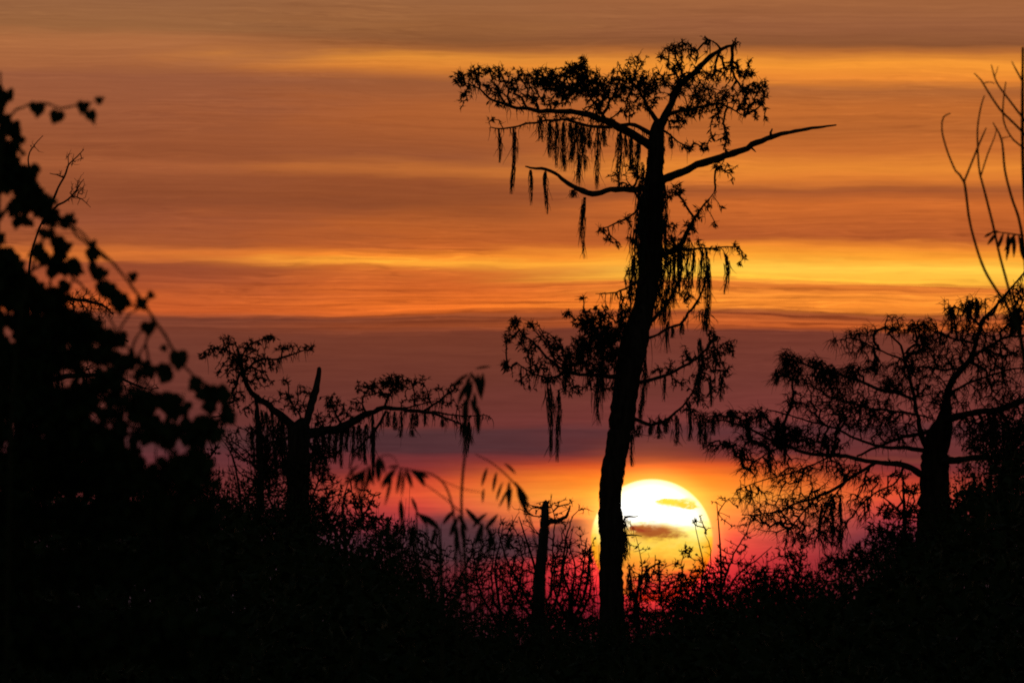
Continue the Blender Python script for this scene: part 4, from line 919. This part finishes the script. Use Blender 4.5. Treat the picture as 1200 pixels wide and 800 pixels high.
# ------------------------------------------------------------------ near plants, out of focus
plant('climbing_vine', 'vine', 'big heart-leaved vine mass, blurred and near, filling the left edge', 60.0, -10,
    trunk=[(-20, 900, 16), (-18, 700, 13), (-14, 500, 11), (-8, 350, 9), (-2, 220, 6), (0, 130, 4), (0, 84, 2.4)],
    limbs=[
        [(-2, 175, 4), (12, 136, 3), (26, 126, 2.6), (40, 121, 2.4), (56, 122, 2.2), (70, 127, 2.2), (84, 125, 2), (97, 121, 1.6), (108, 120, 1.2)],
        [(-4, 260, 6), (20, 230, 4), (45, 226, 3.6), (66, 250, 3.4), (90, 275, 3.2), (110, 292, 3), (132, 309, 3.0), (150, 330, 3.0), (165, 350, 3.0), (178, 370, 3.2), (190, 388, 3.2), (204, 412, 3.0), (222, 436, 2.6), (245, 456, 2), (262, 476, 1.4)],
        [(-8, 340, 6), (30, 320, 4), (60, 310, 3.4), (90, 330, 3), (120, 362, 2.4), (145, 400, 2), (168, 432, 1.6)],
        [(-14, 480, 8), (40, 440, 5), (90, 420, 4), (130, 430, 3.4), (170, 450, 2.6), (210, 480, 2.2), (240, 520, 1.6)],
        [(-16, 600, 8), (50, 540, 6), (110, 500, 4.4), (160, 500, 3.4), (200, 530, 2.6), (235, 560, 1.8)],
        [(-18, 720, 8), (60, 650, 6), (120, 600, 5), (180, 590, 3.4), (240, 600, 2.2)],
        [(165, 355, 1.6), (161, 362, 1.2)], [(178, 370, 1.4), (175, 382, 1)],
    ],
    clumps=[
        (2, 112, 8, 20, 1.66), (6, 150, 12, 22, 1.87), (4, 185, 22, 20, 2.09), (20, 158, 6, 8, 1.22), (16, 205, 22, 16, 1.66), (38, 192, 5, 6, 2.30), (30, 215, 18, 14, 1.66), (45, 232, 16, 16, 1.87), (62, 244, 14, 14, 1.44), (82, 252, 10, 8, 1.66), (18, 238, 10, 10, 0.86), (28, 258, 10, 8, 1.44), (52, 268, 10, 8, 1.22), (70, 284, 12, 12, 1.66),
        (46, 288, 9, 8, 1.66), (8, 305, 18, 18, 2.30), (20, 325, 20, 14, 2.09), (64, 302, 12, 10, 1.66), (84, 308, 12, 10, 1.66), (104, 292, 10, 10, 1.66), (110, 312, 10, 10, 1.66), (120, 328, 10, 10, 1.44), (128, 340, 8, 8, 1.61), (140, 350, 9, 8, 2.18),
        (40, 345, 40, 16, 2.47), (60, 375, 60, 20, 2.18), (100, 380, 30, 14, 1.90), (30, 420, 60, 26, 2.47), (100, 408, 40, 16, 1.61), (128, 392, 14, 10, 2.09), (150, 418, 18, 12, 1.80), (170, 428, 14, 10, 1.33), (192, 434, 10, 8, 1.90), (120, 440, 40, 18, 1.33), (50, 470, 70, 26, 2.47), (150, 466, 40, 20, 1.33), (200, 468, 20, 14, 1.33), (231, 452, 10, 8, 1.61), (250, 464, 14, 12, 1.33), (268, 484, 8, 10, 1.14),
        (60, 555, 70, 20, 1.6), (150, 560, 60, 18, 1.5), (225, 565, 30, 16, 1.2), (80, 510, 90, 24, 2.09), (190, 500, 36, 18, 1.23), (235, 500, 26, 18, 1.14), (40, 540, 60, 26, 2.47), (130, 550, 60, 24, 1.90), (215, 545, 40, 24, 1.61), (40, 600, 40, 26, 1.61), (120, 600, 60, 24, 2.18), (200, 600, 60, 26, 2.47), (20, 660, 40, 26, 2.47), (100, 660, 60, 26, 2.47), (200, 660, 70, 26, 2.47), (60, 740, 90, 40, 1.90), (200, 740, 90, 40, 1.61), (-30, 400, 40, 200, 1.33), (-20, 620, 40, 200, 1.33)],
    leaf='heart', leaf_px=15.5, spacing=7.9, bf=0.6, twig=0.55, sway=0.5, seed=8, jit=0.12, bark=STALK, thick=0.25, leaf_p=1.0, trunk_name='stem')
# the few leaves that stand clear of the mass are placed one by one
def leafy(name, cat, label, D, base_x, stems, leaves, seed, heart=False, m=LEAFM, bark=STALK, sway=0.4):
    global rng
    rng = np.random.default_rng(seed)
    s = PX * D
    base = P(base_x, HORIZ, D); base[2] = 0
    root = thing(name, label, cat, tuple(base))
    for i, st in enumerate(stems):
        q = smooth_path(st, 6.0)
        ph = rng.uniform(-1, 1)
        dd = D + ph * sway * np.linspace(0 if i else 0, 1, len(q))
        w = P(q[:, 0], q[:, 1], dd)
        r = q[:, 2] * 0.5 * s
        if i == 0 and w[0][2] > 0:
            w = np.vstack([[[base[0], base[1], -0.1]], w]); r = np.concatenate([[r[0] * 1.3], r])
        g = Geo(); g.tube(w, r, 7, 0.04); g.build('stem', bark, root, base, smooth=True)
    if len(leaves):
        a = np.asarray(leaves, float)
        g = Geo()
        p = P(a[:, 0], a[:, 1], D + rng.normal(0, 0.3 * sway, len(a)))
        th = np.radians(a[:, 2])
        d = np.stack([np.cos(th), rng.normal(0, 0.25, len(a)), -np.sin(th)], 1)
        if heart:
            face = np.stack([rng.normal(0, 0.25, len(a)), np.full(len(a), -1.0), rng.normal(0, 0.2, len(a))], 1)
            g.hearts(p, d, a[:, 3] * s, face)
        else:
            face = np.stack([rng.normal(0, 0.3, len(a)), np.full(len(a), 1.0), rng.normal(0, 0.3, len(a))], 1)
            # each leaf bends: two blades end to end would gap, so one curved strip per leaf
            for k in range(len(a)):
                dk = d[k] / np.linalg.norm(d[k]); uk = np.cross(dk, face[k]); uk /= np.linalg.norm(uk); wk = np.cross(dk, uk)
                t = np.linspace(0, 1, 7)
                bend = rng.uniform(-0.12, 0.12) * t ** 2 * a[k, 3] * s
                c = p[k] + dk * (t * a[k, 3] * s)[:, None] + uk * bend[:, None] + np.array([0, 0, -1.0]) * (0.10 * t ** 2 * a[k, 3] * s)[:, None]
                hw = a[k, 4] * s * 0.36 * np.sin(math.pi * np.clip(t * 0.93 + 0.05, 0, 1)) ** 0.8
                V = np.concatenate([c + uk * hw[:, None] + wk * hw[:, None] * 0.35, c, c - uk * hw[:, None] + wk * hw[:, None] * 0.35])
                f = [[i, i + 1, i + 8, i + 7] for i in range(6)] + [[i + 7, i + 8, i + 15, i + 14] for i in range(6)]
                g.add(V, f)
        g.build('foliage', m, root, base)
    return root

leafy('climbing_vine', 'vine', 'lone vine shoot reaching out with five heart-shaped leaves, upper left', 58.0, -20,
    [[(-20, 900, 6), (-18, 600, 6), (-12, 400, 5), (-4, 250, 4), (2, 180, 3), (12, 136, 2.6), (26, 126, 2.4), (40, 121, 2.2), (56, 121, 2.0), (70, 127, 2.0), (84, 125, 1.8), (97, 121, 1.5), (110, 120, 1.0)]],
    [(43, 119, 92, 20), (68, 128, 108, 20), (98, 118, 100, 16), (112, 120, -30, 11), (104, 128, 70, 17)], 501, heart=True, m=VINEM)
leafy('climbing_vine', 'vine', 'long trailing vine tip with one large heart leaf hanging clear, left of centre', 57.0, 10,
    [[(6, 900, 5), (10, 600, 5), (20, 400, 4), (50, 280, 3.4), (84, 266, 3.2), (110, 288, 3.0), (132, 308, 3.0), (150, 330, 3.0), (165, 350, 3.0), (178, 371, 3.2), (190, 388, 3.2), (203, 410, 3.0), (216, 430, 2.6), (236, 446, 2), (256, 456, 1.2)]],
    [(153, 319, 80, 13), (166, 348, 110, 16), (163, 352, 60, 14), (172, 344, 20, 11), (174, 376, 92, 20), (209, 409, 92, 25), (194, 426, 110, 17), (228, 440, 95, 18), (246, 450, 95, 20), (262, 456, 80, 20), (196, 408, 175, 10), (142, 342, 95, 18), (130, 330, 100, 16)], 502, heart=True, m=VINEM)

leafy('bare_sapling', 'sapling', 'bare forking grey stems, slightly blurred, rising into the upper right corner', 110.0, 1196,
    [[(1216, 900, 9), (1212, 600, 7), (1200, 420, 4.4), (1182, 362, 3.8), (1168, 340, 3.4), (1154, 316, 3.2), (1144, 288, 3), (1136, 256, 3), (1130, 213, 3), (1120, 200, 2.4), (1110, 176, 2.2), (1104, 152, 2), (1106, 137, 1.8), (1114, 133, 1.4)],
     [(1130, 213, 2.6), (1140, 188, 2.4), (1148, 168, 2.2), (1156, 150, 1.4)],
     [(1202, 420, 4), (1184, 345, 3.2), (1172, 300, 3), (1164, 264, 3), (1154, 224, 2.8), (1148, 200, 2.4), (1146, 172, 2.2), (1146, 148, 2), (1150, 124, 1.8), (1154, 112, 1.4)],
     [(1150, 205, 2), (1158, 180, 1.8), (1166, 160, 1.4), (1168, 150, 0.9)],
     [(1210, 500, 4), (1203, 330, 3.6), (1196, 264, 3.4), (1186, 232, 3), (1178, 200, 2.8), (1174, 164, 2.4), (1164, 144, 1.4)],
     [(1222, 600, 7), (1216, 400, 6), (1203, 250, 5), (1199.5, 200, 4.4), (1198.5, 140, 4.2), (1199, 56, 3)],
     [(1202, 158, 3), (1188, 144, 2.8), (1172, 128, 2.6), (1156, 104, 2.2), (1150, 94, 1.8), (1142, 86, 1.2)],
     [(1202, 142, 3), (1182, 116, 2.4), (1168, 96, 2), (1162, 76, 1.2)], [(1200, 98, 2.4), (1190, 80, 1.8), (1186, 72, 1)],
     [(1179, 96, 1.4), (1176, 120, 1.8), (1177, 144, 2), (1188, 164, 2.2), (1202, 174, 2.4)],
     [(1152, 98, 1.4), (1160, 96, 1.1), (1166, 98, 0.8)], [(1166, 90, 1.2), (1170, 78, 0.8)], [(1174, 162, 1.4), (1184, 160, 1)],
     [(1200, 276, 2), (1186, 274, 1.8), (1170, 272, 1.4), (1158, 274, 1)]],
    [(1164, 272, 160, 12, 5), (1168, 273, 125, 16, 6), (1176, 273, 110, 20, 6), (1182, 274, 95, 22, 7), (1188, 275, 85, 24, 7), (1194, 276, 70, 22, 7), (1172, 272, 190, 10, 4), (1190, 274, 120, 22, 7), (1198, 276, 95, 26, 8), (1185, 278, 105, 26, 6)], 503)

leafy('sapling', 'sapling', 'tall thin blurred stem topped with a drooping mop of long leaves, left of centre', 78.0, 548,
    [[(552, 900, 5), (547, 700, 4), (541, 600, 3.4), (542, 560, 3.2), (545, 530, 3.0), (546, 505, 2.8), (548, 480, 2.6), (549, 455, 2.2), (552, 436, 1.6)]],
    [(549, 442, 100, 26, 8), (552, 437, 60, 22, 7), (560, 438, 82, 24, 8), (566, 437, 97, 26, 8), (557, 432, -14, 20, 4), (549, 438, 152, 22, 7), (546, 450, 112, 24, 8), (556, 460, 88, 22, 7), (560, 476, 92, 30, 10), (546, 484, 100, 24, 9),
     (548, 498, 78, 24, 7), (543, 448, 168, 15, 7), (552, 468, 72, 20, 7), (545, 468, 98, 28, 8), (553, 446, 100, 30, 8), (558, 444, 70, 24, 8), (546, 506, 100, 16, 5), (568, 444, 105, 20, 6)], 504)
leafy('marsh_plant', 'plant', 'arching blurred stalk ending in a fan of drooping leaves, low left of centre', 72.0, 530,
    [[(536, 900, 4), (535, 700, 3.4), (533, 620, 3), (528, 585, 2.6), (519, 565, 2.4), (505, 555, 2.2), (490, 552, 2.0), (476, 549, 1.6), (468, 548, 1.2)],
     [(540, 600, 2), (524, 586, 1.6), (505, 572, 1.4), (488, 560, 1.0)], [(512, 560, 1.2), (540, 572, 1.1), (566, 577, 0.9)]],
    [(470, 548, 100, 30, 7), (464, 548, 122, 28, 7), (476, 549, 76, 22, 8), (481, 550, 34, 22, 9), (486, 552, 18, 18, 8), (461, 550, 134, 26, 6), (459, 552, 96, 42, 6), (474, 550, 92, 30, 7), (468, 546, 178, 14, 5), (484, 551, 50, 22, 7)], 505)
leafy('marsh_plant', 'plant', 'upright blurred stalk with hanging leaf cluster, at the broken-topped cypress\'s right', 70.0, 420,
    [[(416, 900, 4.5), (417, 700, 4), (420, 620, 3.4), (425, 585, 3), (430, 560, 2.6), (432, 545, 1.8)], [(428, 570, 2), (438, 545, 1.6), (450, 533, 1.4), (462, 536, 1.1), (466, 545, 0.8)], [(424, 590, 3.4), (415, 560, 3), (410, 545, 2.4), (420, 530, 2), (432, 522, 1.4)]],
    [(430, 548, 132, 26, 7), (428, 550, 102, 26, 8), (432, 546, 80, 22, 8), (424, 552, 142, 26, 7), (443, 536, 90, 28, 12), (446, 536, 70, 18, 6), (420, 545, 140, 22, 5), (412, 536, -40, 24, 5), (434, 550, 100, 24, 6), (426, 552, 118, 24, 6)], 506)
leafy('marsh_plant', 'plant', 'blurred drooping frond with separate narrow leaflets, between the tall stem and snapped trunk', 80.0, 640,
    [[(642, 900, 4), (640, 720, 3.4), (630, 650, 2.6), (620, 604, 2.2), (608, 574, 2), (594, 557, 1.8), (576, 542, 1.5), (557, 532, 1.0)]],
    [(571, 548, 110, 22, 6), (582, 553, 107, 22, 6), (589, 565, 110, 22, 6), (597, 564, 96, 26, 7), (567, 572, 96, 16, 5), (591, 543, 33, 19, 5), (603, 564, 50, 26, 8), (608, 572, 62, 24, 7), (600, 572, 104, 26, 7), (606, 568, 78, 28, 7), (612, 580, 74, 24, 7), (594, 574, 112, 22, 5)], 507)
up = [(471, 614, -92, 32, 9), (489, 600, -112, 22, 6), (500, 616, -118, 24, 7), (515, 620, -134, 34, 11), (519, 614, -60, 26, 8), (527, 628, -64, 28, 9), (564, 616, -134, 32, 9), (568, 620, -46, 26, 8), (545, 640, -100, 34, 9), (556, 640, -70, 36, 9),
      (480, 640, -80, 32, 10), (456, 630, -100, 28, 9), (464, 640, -120, 30, 9), (535, 650, -90, 40, 9), (580, 640, -110, 30, 8), (592, 645, -75, 28, 8), (505, 640, -70, 26, 8), (573, 652, -90, 36, 9), (445, 640, -80, 26, 9), (548, 622, -120, 26, 7), (554, 618, -55, 26, 7)]
leafy('marsh_plant', 'plant', 'clump of blurred upright pointed leaves in front of the low red sky', 82.0, 520,
    [[(520, 900, 5), (518, 760, 5), (516, 660, 4), (515, 620, 3)], [(520, 720, 4), (490, 660, 3), (488, 600, 2)], [(522, 720, 4), (560, 660, 3), (566, 616, 2)], [(520, 740, 4), (540, 680, 3), (536, 620, 2)], [(520, 740, 4), (470, 680, 3), (470, 610, 2)],
     [(522, 740, 4), (585, 690, 3), (592, 640, 1.6)], [(518, 730, 3), (500, 670, 3), (500, 614, 1.6)]], up, 508)
